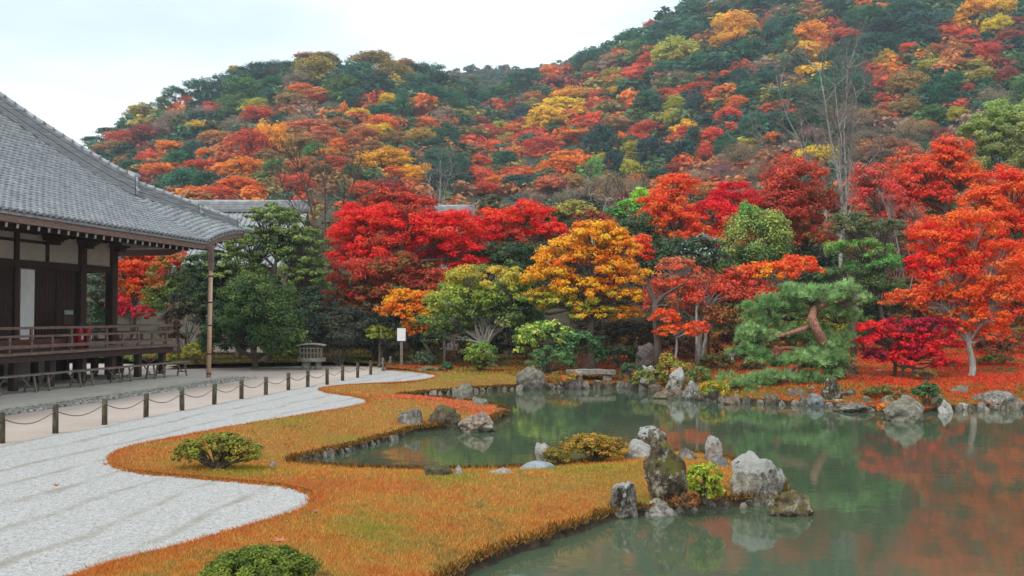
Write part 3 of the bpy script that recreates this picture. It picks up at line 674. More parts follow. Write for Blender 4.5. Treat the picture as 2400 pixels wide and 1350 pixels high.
# plinth under the hall
def hp(name, poly, z0, z1, mat, par=None, **p):
    n = len(poly); V = [(x, y, z0) for x, y in poly] + [(x, y, z1) for x, y in poly]
    o = MB().add(V, [tuple(range(n - 1, -1, -1)), tuple(range(n, 2 * n))] + [(i, (i + 1) % n, n + (i + 1) % n, n + i) for i in range(n)]).build(name, M[mat], par, **p)
    return o
pla = hp('stone_platform', [(-4, 16.75), (34.1, 16.75), (34.1, 34), (-4, 34)], -.1, .118, 'concrete', hall)
for k in range(20):
    u = -2 + k * 1.9
    if u < 34: hb('kerb_stone', u, u + 1.89, 16.62, 16.748, -.05, .135, 'concrete', pla)

# pebbles of the rain gutter
rng = np.random.default_rng(4); N = 5200
base_v = np.array([(-1, 0, 0), (1, 0, 0), (0, -1, 0), (0, 1, 0), (0, 0, 1), (.6, .6, .55), (-.6, .5, .6), (.1, -.6, .7)]); base_f = np.array([(0, 2, 7), (2, 1, 7), (1, 3, 5), (3, 0, 6), (7, 1, 5), (5, 3, 6), (6, 0, 7), (7, 5, 4), (5, 6, 4), (6, 7, 4)])
uu = rng.uniform(19, 34.6, N); ww = rng.uniform(15.85, 16.6, N); sz = rng.uniform(.035, .075, N)
k_ = N // 9; uu[:k_] = rng.uniform(34.2, 34.9, k_); ww[:k_] = rng.uniform(15.85, 20, k_)
th = rng.uniform(0, 6.28, N); cs, sn = np.cos(th), np.sin(th)
V = base_v[None] * (sz[:, None, None] * np.array([1.2, .9, .8])); V = np.stack([V[..., 0] * cs[:, None] - V[..., 1] * sn[:, None], V[..., 0] * sn[:, None] + V[..., 1] * cs[:, None], V[..., 2]], -1)
V += np.stack([uu * DU[0] + ww * DW[0], uu * DU[1] + ww * DW[1], rng.uniform(-.005, .02, N)], 1)[:, None]
F = (base_f[None] + (np.arange(N) * len(base_v))[:, None, None]).reshape(-1, 3)
cc = np.repeat(np.array(lin((172, 168, 158)))[None] * rng.uniform(.4, 1.5, (N, 1)), len(base_v), 0)
link_mesh('gutter_pebbles', np_mesh('gutter_pebbles', V.reshape(-1, 3), tris=F, cols=cc), M['blade'], kind='stuff')
hp_ = MB().box(19, 34.9, 15.84, 16.61, -.02, .006); o = hp_.build('gutter_bed', M['soil'], kind='structure'); o.matrix_world = Matrix.Rotation(ANG, 4, 'Z')

# fire extinguishers
def extinguisher(u, w_, label):
    r = empty('fire_extinguisher', UW(u, w_, 1.285), 0, **T(label, 'fire extinguisher'))
    MB().tube([(0, 0, 0), (0, 0, .02), (0, 0, .62), (0, 0, .72), (0, 0, .76)], [.10, .115, .115, .07, .03], 14).build('cylinder', M['red_paint'], r, True)
    MB().tube([(0, 0, .76), (0, 0, .84)], .025, 8).bar((-.02, 0, .85), (.13, -.06, .88), .03, .025).build('valve_handle', M['dark_wood'], r)
    MB().tube([(0, 0, .80), (.12, -.08, .74), (.14, -.11, .4), (.12, -.1, .2)], [.014, .014, .014, .022], 6).build('hose', M['dark_wood'], r, True)
    MB().box(-.06, .06, -.12, -.114, .28, .46).build('label_plate', M['white'], r)
    r.rotation_euler = (0, 0, ANG)
extinguisher(30.75, 20.6, 'red fire extinguisher on the verandah, the one nearer the white sliding door')
extinguisher(31.25, 20.6, 'red fire extinguisher on the verandah, the one nearer the thick column')
nb = empty('notice_stand', UW(30.35, 20.8, 1.285), ANG, **T('small dark notice stand with a pale blue header beside the fire extinguishers', 'notice'))
MB().box(-.03, .03, -.02, .02, 0, .8).box(-.2, .2, -.15, .15, 0, .03).build('stand', M['dark_wood'], nb)
MB().box(-.28, .28, -.05, -.02, .8, 1.35).build('board', M['dark_wood'], nb)
MB().box(-.24, .24, -.058, -.051, 1.16, 1.3).build('header_plate', M['tile'], nb)

# benches
def bench_proto():
    r = empty('bench', (0, 0, 0)); S = 2.02
    for k in range(2): MB().box(-S / 2, S / 2, -.19 + k * .195, -.002 + k * .195, .50, .545).build('seat_board', M['grey_wood'], r)
    for sx in (-1, 1):
        x = sx * (S / 2 - .28)
        for sy in (-1, 1): MB().bar((x, sy * .19, 0), (x, sy * .11, .5), .05, .05).build('leg', M['grey_wood'], r)
        MB().bar((x, -.165, .16), (x, .165, .16), .03, .04).build('crosspiece', M['grey_wood'], r)
        MB().bar((x, 0, .16), (x - sx * .42, 0, .49), .03, .035).build('brace', M['grey_wood'], r)
    return r
def copy_tree(o, parent=None):
    c = o.copy(); C.objects.link(c)
    if parent is not None: c.parent = parent; c.matrix_parent_inverse = o.matrix_parent_inverse
    for ch in list(o.children): copy_tree(ch, c)
    return c
bp = bench_proto(); where = ['farthest bench of the verandah row, its end clear of the deck', 'plain wooden bench second from the far end of the verandah row', 'plain wooden bench third from the far end, below the thick column',
    'weathered bench in front of the deck post under the two fire extinguishers', 'weathered bench fifth from the far end of the verandah row', 'weathered bench second from the near end of the visible row', 'nearest bench of the verandah row, cut by the picture edge']
for k in range(7):
    b = bp if k == 0 else copy_tree(bp)
    u = 33.35 - 2.06 * k; w_ = 18.5 + (34.4 - u) * .045
    b.location = UW(u, w_, .119); b.rotation_euler = (0, 0, ANG - .045)
    for kk, vv in T(where[k], 'bench', 'trestle benches along the verandah').items(): b[kk] = vv

# bamboo prop pole under the roof corner
pr = empty('bamboo_pole', UW(33.15, 16.95, .118), 0, **T('tall bamboo pole with dark bindings propping the roof corner', 'pole'))
h = 4.85
MB().tube([(0, 0, 0), (.02, 0, 2), (.04, 0, 4.0)], [.085, .082, .078], 14).build('cane', M['bamboo'], pr, True)
MB().box(-.05, .14, -.08, .08, 3.95, h).build('wooden_head', M['brown_wood'], pr)
for z in (.12, .85, 1.9, 2.75, 3.72): MB().tube([(z * .01, 0, z), (z * .01, 0, z + .05)], .092, 14).build('binding', M['dark_wood'], pr, True)

# rope fence
fence = empty('rope_fence', UW(16.35, 12.5, 0), 0, **T('low fence of dark wooden posts joined by sagging rope beside the sand path', 'fence'))
f0 = np.array(UW(16.35, 12.5, 0)); fp = [(14.8, 12.52), (16.35, 12.5)] + [(16.35 + 1.62 * k, 12.46 - .02 * k) for k in range(1, 14)] + [(39.6, 12.45), (41.2, 12.62)]
fpx = [(-130, 1064), (5, 1038), (130, 1015), (245, 995), (342, 978), (427, 963), (502, 949), (566, 936), (623, 926), (676, 915), (721, 908), (767, 902), (803, 893), (838, 886), (869, 879), (898, 870), (915, 864)]
pts = [PZ(x, y, .01) for x, y in fpx]
rg = random.Random(8)
for k, p in enumerate(pts):
    hgt = .57 + rg.uniform(-.02, .02); r_ = .062; q = p - f0; ln = (rg.uniform(-.012, .012), rg.uniform(-.012, .012))
    mt = 'post_wood' if k < 15 else 'grey_wood'
    MB().tube([(q[0], q[1], q[2] - .25), (q[0] + ln[0], q[1] + ln[1], q[2] + hgt - .02), (q[0] + ln[0], q[1] + ln[1], q[2] + hgt)], [r_, r_ * .95, r_ * .8], 10).build('post', M[mt], fence, True)
for a_, b_ in zip(pts[:-1], pts[1:]):
    a_ = a_ - f0; b_ = b_ - f0; P_ = [(a_ + (b_ - a_) * t) + np.array([0, 0, .45 - .17 * math.sin(math.pi * t)]) for t in np.linspace(0, 1, 10)]
    MB().tube(P_, .012, 5).build('rope', M['rope'], fence, True)

# signpost
sp = PZ(941, 864, .02); sg = empty('signpost', sp, 0, **T('plain white notice board on a grey post beside the gravel, under the small orange maple', 'sign'))
MB().box(-.065, .065, -.05, .05, -.2, 1.28).build('post', M['grey_wood'], sg)
MB().box(-.19, .19, -.09, -.052, 1.25, 1.82).build('board', M['white'], sg)

# roofed stone stand with a slatted cage
lp = PZ(730, 866, .01); st = empty('garden_stand', lp, .1, **T('stone stand with a slatted wooden cage and a thin curved roof, by the hedge', 'garden stand'))
MB().tube([(-.22, 0, -.1), (-.22, 0, .36)], [.22, .2], 10).build('stone_base', M['pale_stone'], st, True); MB().tube([(.28, .05, -.1), (.28, .05, .36)], [.16, .15], 8).build('stone_base', M['pale_stone'], st, True)
mb = MB(); V = [(math.cos(t) * (.62 + .05 * math.sin(3 * t)), math.sin(t) * .42, z) for z in (.36, .52) for t in np.linspace(0, 2 * math.pi, 15)[:-1]]
mb.add(V, [tuple(range(13, -1, -1)), tuple(range(14, 28))] + [(i, (i + 1) % 14, 14 + (i + 1) % 14, 14 + i) for i in range(14)]).build('stone_slab', M['pale_stone'], st)
for i in range(7):
    x = -.45 + i * .15; MB().box(x - .025, x + .025, -.3, -.25, .52, .98).build('slat', M['grey_wood'], st); MB().box(x - .025, x + .025, .25, .3, .52, .98).build('slat', M['grey_wood'], st)
for z in (.72, .93): MB().box(-.5, .5, -.32, -.3, z, z + .04).build('cage_rail', M['grey_wood'], st)
mb = MB(); xs = np.linspace(-.62, .62, 7)
V = [(x, y, z + .12 - .22 * (x / .62) ** 2 * .35) for x in xs for y, z in ((-.4, 1.0), (.4, 1.0), (.4, 1.05), (-.4, 1.05))]
mb.add(V, [(i * 4 + k, i * 4 + (k + 1) % 4, (i + 1) * 4 + (k + 1) % 4, (i + 1) * 4 + k) for i in range(6) for k in range(4)] + [(3, 2, 1, 0), (24, 25, 26, 27)]).build('roof_slab', M['pale_stone'], st)
MB().box(-.4, .4, -.27, .27, .98, 1.1).build('roof_bearer', M['dark_wood'], st)

# stone bridge over the far inlet
bpx = PZ(1390, 888, 0); br = empty('stone_bridge', (bpx[0], 37.6, 0), 0, **T('flat grey stone slab bridge low over the far edge of the pond', 'bridge'))
def slab(mb, x0, x1, y0, y1, z0, z1, seed):
    r = random.Random(seed); n = 10; top = []; 
    pts = [(x0 + (x1 - x0) * i / n, y0 + r.uniform(-.05, .05)) for i in range(n + 1)] + [(x1 - (x1 - x0) * i / n, y1 + r.uniform(-.05, .05)) for i in range(n + 1)]; m = len(pts)
    V = [(x, y, z0 + r.uniform(-.02, .02)) for x, y in pts] + [(x, y, z1 + .04 * math.sin((x - x0) / (x1 - x0) * math.pi) + r.uniform(-.01, .01)) for x, y in pts]
    mb.add(V, [tuple(range(m - 1, -1, -1)), tuple(range(m, 2 * m))] + [(i, (i + 1) % m, m + (i + 1) % m, m + i) for i in range(m)])
mb = MB(); slab(mb, -.95, .95, -.35, .35, .14, .27, 1); mb.build('slab', M['pale_stone'], br)
for x in (-.75, .45): MB().box(x, x + .35, -.28, .28, -.5, .14).build('support_stone', M['pale_stone'], br, bevel=.05)

# tiled building behind the evergreens and the gate roof beyond the maples
def far_roof(name, label, p0, p1, Yr, drop, run, nwall, cat='building'):
    a_ = PY(*p0, Yr); b_ = PY(*p1, Yr); L_ = b_[0] - a_[0]; r = empty(name, (a_[0], Yr, 0), 0, **T(label, cat)); zr = a_[2]
    rows = 26; cols_ = int(L_ / .3); V = []; F = []
    me = []
    mb = MB(); n = 12
    for k in range(n + 1):
        t = k / n; y = -run * t; z = zr - .5 - drop * (t * 1.25 - .25 * t * t)
        V += [(-.8, y, z), (L_ + .8, y, z)]
    F = [(2 * k, 2 * k + 1, 2 * k + 3, 2 * k + 2) for k in range(n)]
    rf = mb.add(V, F).add([(-.8, 0, zr - .5), (L_ + .8, 0, zr - .5), (L_ + .8, run, zr - .5 - drop), (-.8, run, zr - .5 - drop)], [(0, 1, 2, 3)]).build('roof', M['tile'], r)
    mb = MB()
    for i in range(cols_ + 5):
        x = -.7 + i * .3; P_ = [(x, -run * t, zr - .47 - drop * (t * 1.25 - .25 * t * t)) for t in np.linspace(0, 1, 9)]
        mb.tube(P_, .055, 6)
    mb.build('tile_rows', M['tile'], rf, True, kind='stuff')
    g = empty('ridge'); g.parent = r
    for k in range(4): MB().box(-.9 - .02 * (k % 2), L_ + .9 + .02 * (k % 2), -.22 + .02 * k, .22 - .02 * k, zr - .55 + k * .15, zr - .415 + k * .15).build('ridge_course', M['ridge_tile' if k in (0,) else 'tile'], g)
    MB().tube([(-1, 0, zr + .06), (L_ + 1, 0, zr + .06)], .13, 8).build('ridge_cap', M['tile'], g, True)
    for sx in (-.95, L_ + .95): MB().box(sx - .08, sx + .08, -.28, .28, zr - .6, zr + .22).build('ogre_tile', M['ridge_tile'], g)
    zb = zr - .5 - drop
    MB().box(0, L_, -run * .8, run * .8, .0, zb - .02 + .3).build('wall', M['plaster'], r)
    for k in range(int(L_ / 1.9) + 1): MB().box(k * 1.9 - .08, k * 1.9 + .08, -run * .8 - .03, -run * .8 + .05, 0, zb).build('post', M['brown_wood'], r)
    MB().box(-.1, L_ + .1, -run * .8 - .05, -run * .8 + .05, zb - .9, zb - .72).build('beam', M['brown_wood'], r)
    return r, zr, L_
far_roof('temple_kitchen', 'long grey tiled temple building behind the evergreen tree, its ridge above the hedge', (470, 476), (690, 490), 58, 3.6, 4.6, 1)
r2, zr2, L2 = far_roof('gate_building', 'grey tiled gable roof showing between the crimson maples', (1035, 487), (1075, 494), 60, 1.8, 2.6, 1)
mb = MB(); 
for s_ in (-1, 1): mb.tube([(L2 + .9, -.1, zr2 + .05), (L2 + 1.15, -.1, zr2 + .22), (L2 + 1.35, -.1, zr2 + .5)], [.09, .08, .05], 6)
mb.build('curled_ridge_end', M['tile'], r2, True)

# ================================================================ ROCKS
import bmesh
def ico(sub):
    bm = bmesh.new(); bmesh.ops.create_icosphere(bm, subdivisions=sub, radius=1); V = np.array([v.co[:] for v in bm.verts]); F = np.array([[v.index for v in f.verts] for f in bm.faces]); bm.free(); return V, F
ICO = {k: ico(k) for k in (2, 3, 4, 5)}
def rock(label, px, pt, pb, wd, zb=WL, col=(140, 135, 128), shape='round', lichen=.6, moss=.2, stain=.6, seed=0, name='rock', Y=None, group=None, depth=.75, lean=0, rx=None):
    """px centre, pt top pixel, pb base pixel, wd width in pixels"""
    base = PZ(px, pb, zb) if Y is None else PY(px, pb, Y); Yb = base[1]; k = Yb / FOC; W_ = wd * k / 2; H_ = (pb - pt) * k
    rng = np.random.default_rng(seed + 100); V, F = ICO[5 if wd > 90 else 4 if wd > 34 else 3]; v = V.copy()
    # facets: clip by random planes
    for _ in range(22 if shape != 'smooth' else 5):
        d = unit(rng, 1)[0]; d[2] *= .7; d /= np.linalg.norm(d); c = rng.uniform(.62, .92); t = v @ d; v -= np.maximum(t - c, 0)[:, None] * d * .9
    if shape == 'block': v = np.sign(v) * np.abs(v) ** .62
    hz = (v[:, 2] + 1) / 2
    tp = {'round': 1 - .25 * hz, 'peak': 1.12 - .66 * hz ** 1.2, 'block': 1.02 - .12 * hz, 'flat': 1 - .1 * hz, 'cone': 1.15 - .62 * hz, 'smooth': 1 - .1 * hz, 'two': 1.08 - .38 * hz}[shape]
    v[:, 0] *= tp; v[:, 1] *= tp
    sd = rng.uniform(0, 50)
    amp = {'smooth': .05, 'cone': .15}.get(shape, .25)
    for i, p in enumerate(v):
        q = Vector((p[0] * 1.6 + sd, p[1] * 1.6, p[2] * 1.6)); a_ = mnoise.noise(q) * amp + mnoise.noise(q * 2.7) * amp * .5 + mnoise.ridged_multi_fractal(q * 2.2, .9, 2.1, 4, .9, 2.0) * amp * .22 - amp * .2
        v[i] = p * (1 + a_)
    v[:, 0] += lean * (hz - .5)
    v[:, 0] /= (np.abs(v[:, 0]).max()); v[:, 1] /= np.abs(v[:, 1]).max(); v[:, 2] = (v[:, 2] - v[:, 2].min()) / (v[:, 2].max() - v[:, 2].min())
    sink = .16 if shape not in ('cone', 'peak') else .1
    v = v * np.array([W_ * 1.04, W_ * depth * 1.15, H_ * (1 + sink) + .1]); v[:, 2] -= H_ * sink + .1
    me = np_mesh(name, v, tris=F, smooth=True)
    o = link_mesh(name, me, M['rock'], **T(label, 'rock', group)); o.location = (base[0], Yb + W_ * depth * .6, base[2]); o.color = (*lin(col), 1)
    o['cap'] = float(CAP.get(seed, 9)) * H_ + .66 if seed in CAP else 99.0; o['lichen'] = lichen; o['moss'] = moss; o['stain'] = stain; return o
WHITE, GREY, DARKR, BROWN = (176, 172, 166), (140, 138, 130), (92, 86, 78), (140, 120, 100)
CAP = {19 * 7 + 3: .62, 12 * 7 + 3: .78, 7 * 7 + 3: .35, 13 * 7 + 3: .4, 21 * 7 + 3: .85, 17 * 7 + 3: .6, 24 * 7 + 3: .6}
rocks = [
 ('upright rounded grey boulder at the neck of the inlet', 1086, 899, 946, 52, WL, GREY, 'round', .3, .3, .4),
 ('small squat grey rock just right of the upright rounded boulder', 1122, 930, 962, 48, WL, GREY, 'round', .3, .2, .4),
 ('lumpy grey rock at the lawn edge beside the inlet, leftmost of its cluster', 963, 957, 1008, 62, WL, GREY, 'block', .5, .1, .6),
 ('dark mossy rock with brown patches between two paler rocks', 1041, 950, 1006, 78, WL, (110, 98, 82), 'round', .2, .8, .6),
 ('big rusty white domed rock standing in the water by the inlet', 1121, 965, 1013, 94, WL, (165, 145, 130), 'round', .9, .1, .6),
 ('flat reddish rock lying low in the water beside the domed rock', 1169, 957, 976, 46, WL, (150, 120, 100), 'flat', .3, .2, .5),
 ('pointed grey rock on the far shore, left of the stone bridge', 1243, 857, 914, 78, WL, (135, 128, 118), 'peak', .4, .2, .4),
 ('small upright white rock behind the low round shrub on the spit', 1270, 1037, 1082, 38, -.12, WHITE, 'peak', .5, 0, .5),
 ('flat smooth bluish white stone on the edge of the spit', 1262, 1083, 1110, 86, WL + .1, (160, 172, 180), 'smooth', .2, 0, .05),
 ('dark rough block of rock at the water, left of the flat white stone', 1026, 1092, 1119, 72, .0, (88, 82, 72), 'block', .3, .5, .6),
 ('pale end of stone beside the dark rough block', 1074, 1090, 1116, 30, .0, (165, 150, 138), 'round', .6, .1, .3),
 ('low whitish stone flush with the grass edge of the spit', 1172, 1098, 1114, 62, .0, WHITE, 'flat', .5, 0, .4),
 ('tall flat-topped rock with a pale cap, hindmost on the spit', 1527, 1001, 1062, 88, -.12, (120, 110, 92), 'block', .5, .3, .9),
 ('white crumpled rock between the olive shrub and the flat-topped rock', 1497, 1030, 1076, 70, -.12, WHITE, 'peak', .6, 0, .4),
 ('grey rock peeking out left behind the mossy upright rock', 1553, 1047, 1078, 34, -.12, (140, 140, 140), 'round', .4, 0, .4),
 ('low grey rock peeking out right behind the mossy upright rock', 1612, 1050, 1082, 52, -.12, GREY, 'peak', .5, 0, .5),
 ('tall mossy pointed rock standing on the grass of the spit', 1567, 1036, 1160, 104, -.08, (98, 84, 70), 'cone', .9, 1.0, .9),
 ('slender upright grey rock with a square top at the back of the spit', 1677, 1022, 1080, 46, -.12, (165, 155, 148), 'two', .5, 0, .5),
 ('low grey rock at the foot of the slender square-topped rock', 1690, 1065, 1092, 48, -.12, (150, 152, 150), 'round', .3, 0, .3),
 ('huge rock with a broad white top on the tip of the spit', 1775, 1064, 1184, 150, WL, (150, 145, 132), 'two', 1.0, .15, .6),
 ('lichen-spotted rock half in the water at the foot of the huge rock', 1862, 1153, 1210, 112, WL, (125, 105, 80), 'round', 1.0, .6, .6),
 ('dark upright white-streaked rock on the near bank of the spit', 1465, 1130, 1214, 70, WL, (125, 120, 115), 'block', .9, 0, 1.0),
 ('low white rock beside the dark streaked rock on the bank', 1543, 1170, 1208, 92, WL, WHITE, 'peak', .8, .1, .6),
 ('tilted white-faced rock under the yellow-green bush right of the bridge', 1520, 856, 908, 46, WL, WHITE, 'block', .6, .1, .6),
 ('tall white-streaked rock on the far shore right of the bridge', 1588, 860, 926, 52, WL, (165, 162, 155), 'two', .9, .1, .9),
 ('small rounded white-spotted rock at the foot of the tall streaked rock', 1623, 892, 936, 44, WL, (150, 148, 142), 'round', .9, 0, .8),
 ('dark slanting boulder back under the trees behind the bridge', 1516, 803, 856, 50, 0.3, (110, 100, 98), 'block', .2, .1, .3),
 ('brownish rock leaning on the shore right of the pine prop', 1868, 908, 944, 52, WL, BROWN, 'round', .2, .2, .3),
 ('small upright rock between the leaning brown rock and the dark tall rock', 1905, 903, 940, 30, WL, (140, 132, 120), 'peak', .3, .1, .3),
 ('bluish grey rounded rock at the water below the pine', 1918, 922, 953, 46, WL, (140, 145, 150), 'round', .5, 0, .4),
 ('tall dark lichen-covered rock right of the pine', 1953, 884, 950, 46, WL, (88, 86, 70), 'two', .9, .4, .9),
 ('dark round rock on the shore right of the tall lichen rock', 1997, 912, 948, 48, WL, (100, 94, 86), 'round', .7, .2, .7),
 ('small squared tan stone at the waterline below the dark round rock', 1968, 935, 952, 30, WL, (150, 140, 120), 'block', .2, 0, .3),
 ('lumpy tan rock between the dark round rock and the big smooth boulder', 2036, 928, 956, 36, WL, (130, 120, 100), 'round', .5, .3, .4),
 ('long low grey rock along the waterline', 2010, 945, 966, 96, WL, (125, 118, 108), 'flat', .6, .1, .5),
 ('small brown stone at the water below the drooping pine branch', 1714, 929, 948, 34, WL, BROWN, 'round', .1, .2, .2),
 ('brown knobbly boulder on the moss behind the shore', 1985, 853, 892, 68, .15, (150, 128, 100), 'block', .2, .1, .9),
 ('pale grey low rocks in the moss behind the dark red maple', 2072, 866, 886, 60, .18, (165, 160, 155), 'round', .5, .1, .3),
 ('big smooth grey boulder in the water right of the small crimson maple', 2130, 927, 988, 94, WL, (140, 136, 122), 'two', .35, .1, .15),
 ('mossy grey rock behind the big smooth boulder', 2088, 926, 962, 44, WL, (125, 125, 105), 'round', .6, .7, .3),
 ('small pointed white rock in the water right of the big boulder', 2219, 936, 968, 32, WL, (185, 182, 175), 'peak', .6, 0, .3),
 ('long grey slab at the foot of the leaning grey trunk', 2255, 903, 924, 64, -.02, (140, 134, 125), 'flat', .4, .3, .3),
 ('tan rock on the shore left of the long rough grey rock', 2302, 922, 952, 52, WL, (145, 128, 112), 'round', .3, .1, .3),
 ('long rough grey rock on the right shore', 2350, 918, 956, 88, WL, (150, 146, 142), 'block', .8, .1, .7),
 ('small pale stone at the waterline between the pointed rock and the tan rock', 2262, 944, 960, 26, WL, (185, 175, 165), 'round', .3, 0, .2),
 ('last stone of the right shore, cut by the picture edge', 2394, 934, 958, 34, WL, (150, 130, 118), 'round', .3, 0, .3),
 ('rough stone above the waterline behind the small pointed white rock', 2205, 925, 950, 34, WL + .1, (115, 108, 95), 'round', .6, .3, .5),
 ('mossy flat stone beside the signpost at the end of the gravel', 1008, 858, 872, 60, .05, (125, 122, 95), 'flat', .5, .7, .3),
 ('small white stone lying at the left end of the bridge', 1354, 868, 884, 26, .1, WHITE, 'round', .4, 0, .3),
 ('reddish rounded rock at the water under the left end of the bridge', 1352, 882, 908, 52, WL, (135, 110, 88), 'round', .3, .6, .3),
 ('grey stone half hidden in the shrubs left of the bridge', 1273, 856, 872, 26, .1, (140, 130, 118), 'round', .3, .1, .3),
 ('flat brown rock at the water under the tall streaked rock', 1560, 918, 934, 56, WL, (130, 110, 92), 'flat', .3, .2, .3),
 ('white stone beside the inlet end behind the rounded olive shrub', 634, 1082, 1106, 34, -.1, (170, 160, 158), 'round', .3, 0, .4),
]
for i, r in enumerate(rocks):
    lab, px, pt, pb, wd, zb, col, shp, li, mo, stn = r
    rock(lab, px, pt, pb, wd, zb, col, shp, li, mo, stn, seed=i * 7 + 3, lean={16: -.25, 21: -.1, 24: .15}.get(i, 0))
# edging stones of the inlet
def edging(px_line, n, s0, s1, label, group, seed, jit=4):
    rg = random.Random(seed); ln = chaikin(np.array(px_line, float), 2); ln = resample(ln, 1)
    for k in range(n):
        x, y = ln[int((k + .5) / n * (len(ln) - 1))]; wd = rg.uniform(s0, s1)
        col = rg.choice([(125, 118, 112), (150, 140, 132), (95, 88, 80), (112, 98, 84), (165, 155, 150)])
        rock(label, x + rg.uniform(-2, 2), y - wd * rg.uniform(.55, .8), y + rg.uniform(0, 2), wd, WL, col, rg.choice(['round', 'round', 'block']), .5, .3, .6, seed=seed + k, name='edging_stone', group=group)
edging([(662, 1097), (700, 1086), (740, 1076), (800, 1062), (870, 1043), (925, 1029), (950, 1022)], 20, 15, 26, 'small rough stone in the row edging the inlet below the lawn', 'stones edging the inlet', 300)
edging([(925, 932), (960, 931), (1000, 927), (1060, 921), (1120, 917), (1180, 913), (1225, 912)], 18, 10, 20, 'small dark stone edging the narrow upper inlet', 'stones edging the upper inlet', 340)
edging([(1250, 912), (1330, 910), (1450, 907), (1500, 910), (1560, 928), (1650, 938), (1760, 946), (1840, 949), (1960, 954)], 26, 18, 34, 'low mossy stone along the far waterline', 'stones along the far waterline', 380)
edging([(2050, 962), (2180, 962), (2240, 962), (2290, 960), (2390, 960), (2480, 962)], 16, 16, 30, 'small stone along the right waterline under the red leaves', 'stones along the right waterline', 420)
edging([(1500, 1213), (1600, 1200), (1650, 1192), (1700, 1188), (1760, 1192)], 7, 16, 30, 'small flat stone under the grass bank beside the huge rock', 'stones under the tip of the spit', 450)

# ================================================================ GRASS, LEAVES
def pts_in(poly, n_try, rng, zfn, dens_pow=2.0, ymin=8, ymax=45, keepfn=None):
    """random ground points whose density falls with distance"""
    y = 1 / (1 / ymin - rng.random(n_try) * (1 / ymin - 1 / ymax)) if dens_pow else rng.uniform(ymin, ymax, n_try)
    x = y * rng.uniform(-.58, .58, n_try); p = np.stack([x, y], 1); p = p[pip(p, poly)]
    return p
def blades(name, poly, n, rng, h0, w0, colfn, zb, ymin=8, ymax=45, hs=1.0, **props):
    p = pts_in(poly, n, rng, None, ymin=ymin, ymax=ymax); z = land_z(p, zb) - .01; m = len(p)
    d = p[:, 1]; wd = w0 * d * rng.uniform(.7, 1.3, m); h = h0 * rng.uniform(.5, 1.4, m) * (1 + d / 60) * hs
    th = rng.uniform(-1.0, 1.0, m); dx, dy = np.cos(th), np.sin(th); ln = rng.normal(size=(m, 2)) * .5
    b = np.column_stack([p, z]); s = np.stack([dx, dy, dx * 0], 1) * wd[:, None] / 2; top = b + np.stack([ln[:, 0] * h, ln[:, 1] * h, h], 1)
    V = np.stack([b - s, b + s, top], 1).reshape(-1, 3); cols = colfn(p, rng); cc = np.repeat(cols, 3, 0)
    return link_mesh(name, np_mesh(name, V, tris=np.arange(3 * m).reshape(m, 3), cols=cc), M['blade'], kind='stuff', **props)
def nz(p, s, sd): return np.array([mnoise.noise((a * s, b * s, sd)) for a, b in p])
def pal(t, stops):
    c = np.array([lin(q) for q in stops]); k = np.clip(t, 0, .9999) * (len(c) - 1); i = k.astype(int); f = (k - i)[:, None]; return c[i] * (1 - f) + c[i + 1] * f
greens = np.array([PZ(670, 992, 0)[:2], PZ(560, 1110, 0)[:2], PZ(800, 1012, 0)[:2], PZ(1400, 1100, 0)[:2], PZ(1120, 885, 0)[:2], PZ(1080, 890, 0)[:2], PZ(1500, 1150, 0)[:2], PZ(1050, 1128, 0)[:2], PZ(870, 1235, 0)[:2]]); gr = np.array([.75, .7, .6, .8, 3.2, 2.5, .35, .5, .45])
reds = np.array([PZ(1010, 935, 0)[:2], PZ(1120, 952, 0)[:2], PZ(300, 1070, 0)[:2], PZ(760, 1145, 0)[:2], PZ(940, 1150, 0)[:2]]); rd = np.array([1.0, 1.0, .6, .6, .6])
def lawncol(p, rng):
    q = p[rng.integers(0, len(p), 1)]
    a = nz(p, .9, 1.) * .7 + nz(p, 3.5, 5.) * .7 + nz(p, 9, 2.) * .5; t = .47 + a * .6 + rng.normal(size=len(p)) * .12
    c = pal(t, [(186, 94, 48), (202, 122, 52), (206, 142, 62), (186, 146, 70), (148, 134, 66), (124, 96, 54)])
    ge = np.exp(-(dist_line(p, gedge) / .3) ** 2) * .5; rc = np.array(lin((196, 84, 40))); c = c * (1 - ge[:, None]) + rc * ge[:, None]
    for g, r in zip(greens, gr):
        f = np.exp(-((np.hypot(*((p - g) / np.array([r, r * 1.3])).T)) ** 2)) * (.5 + .5 * rng.random(len(p))); c = c * (1 - f[:, None]) + np.array(lin((130, 150, 45))) * f[:, None]
    for g, r in zip(reds, rd):
        f = np.exp(-((np.hypot(*((p - g) / np.array([r, r * .9])).T)) ** 2)) * .85 * (.4 + .6 * rng.random(len(p))); c = c * (1 - f[:, None]) + np.array(lin((204, 92, 50))) * f[:, None]
    return np.clip(c * 1.12 * rng.uniform(.5, 1.4, (len(p), 1)), 0, .8)
rng = np.random.default_rng(21)
blades('grass', lawn_poly, 560000, rng, .034, .00075, lawncol, .03, ymin=8.5, ymax=42)
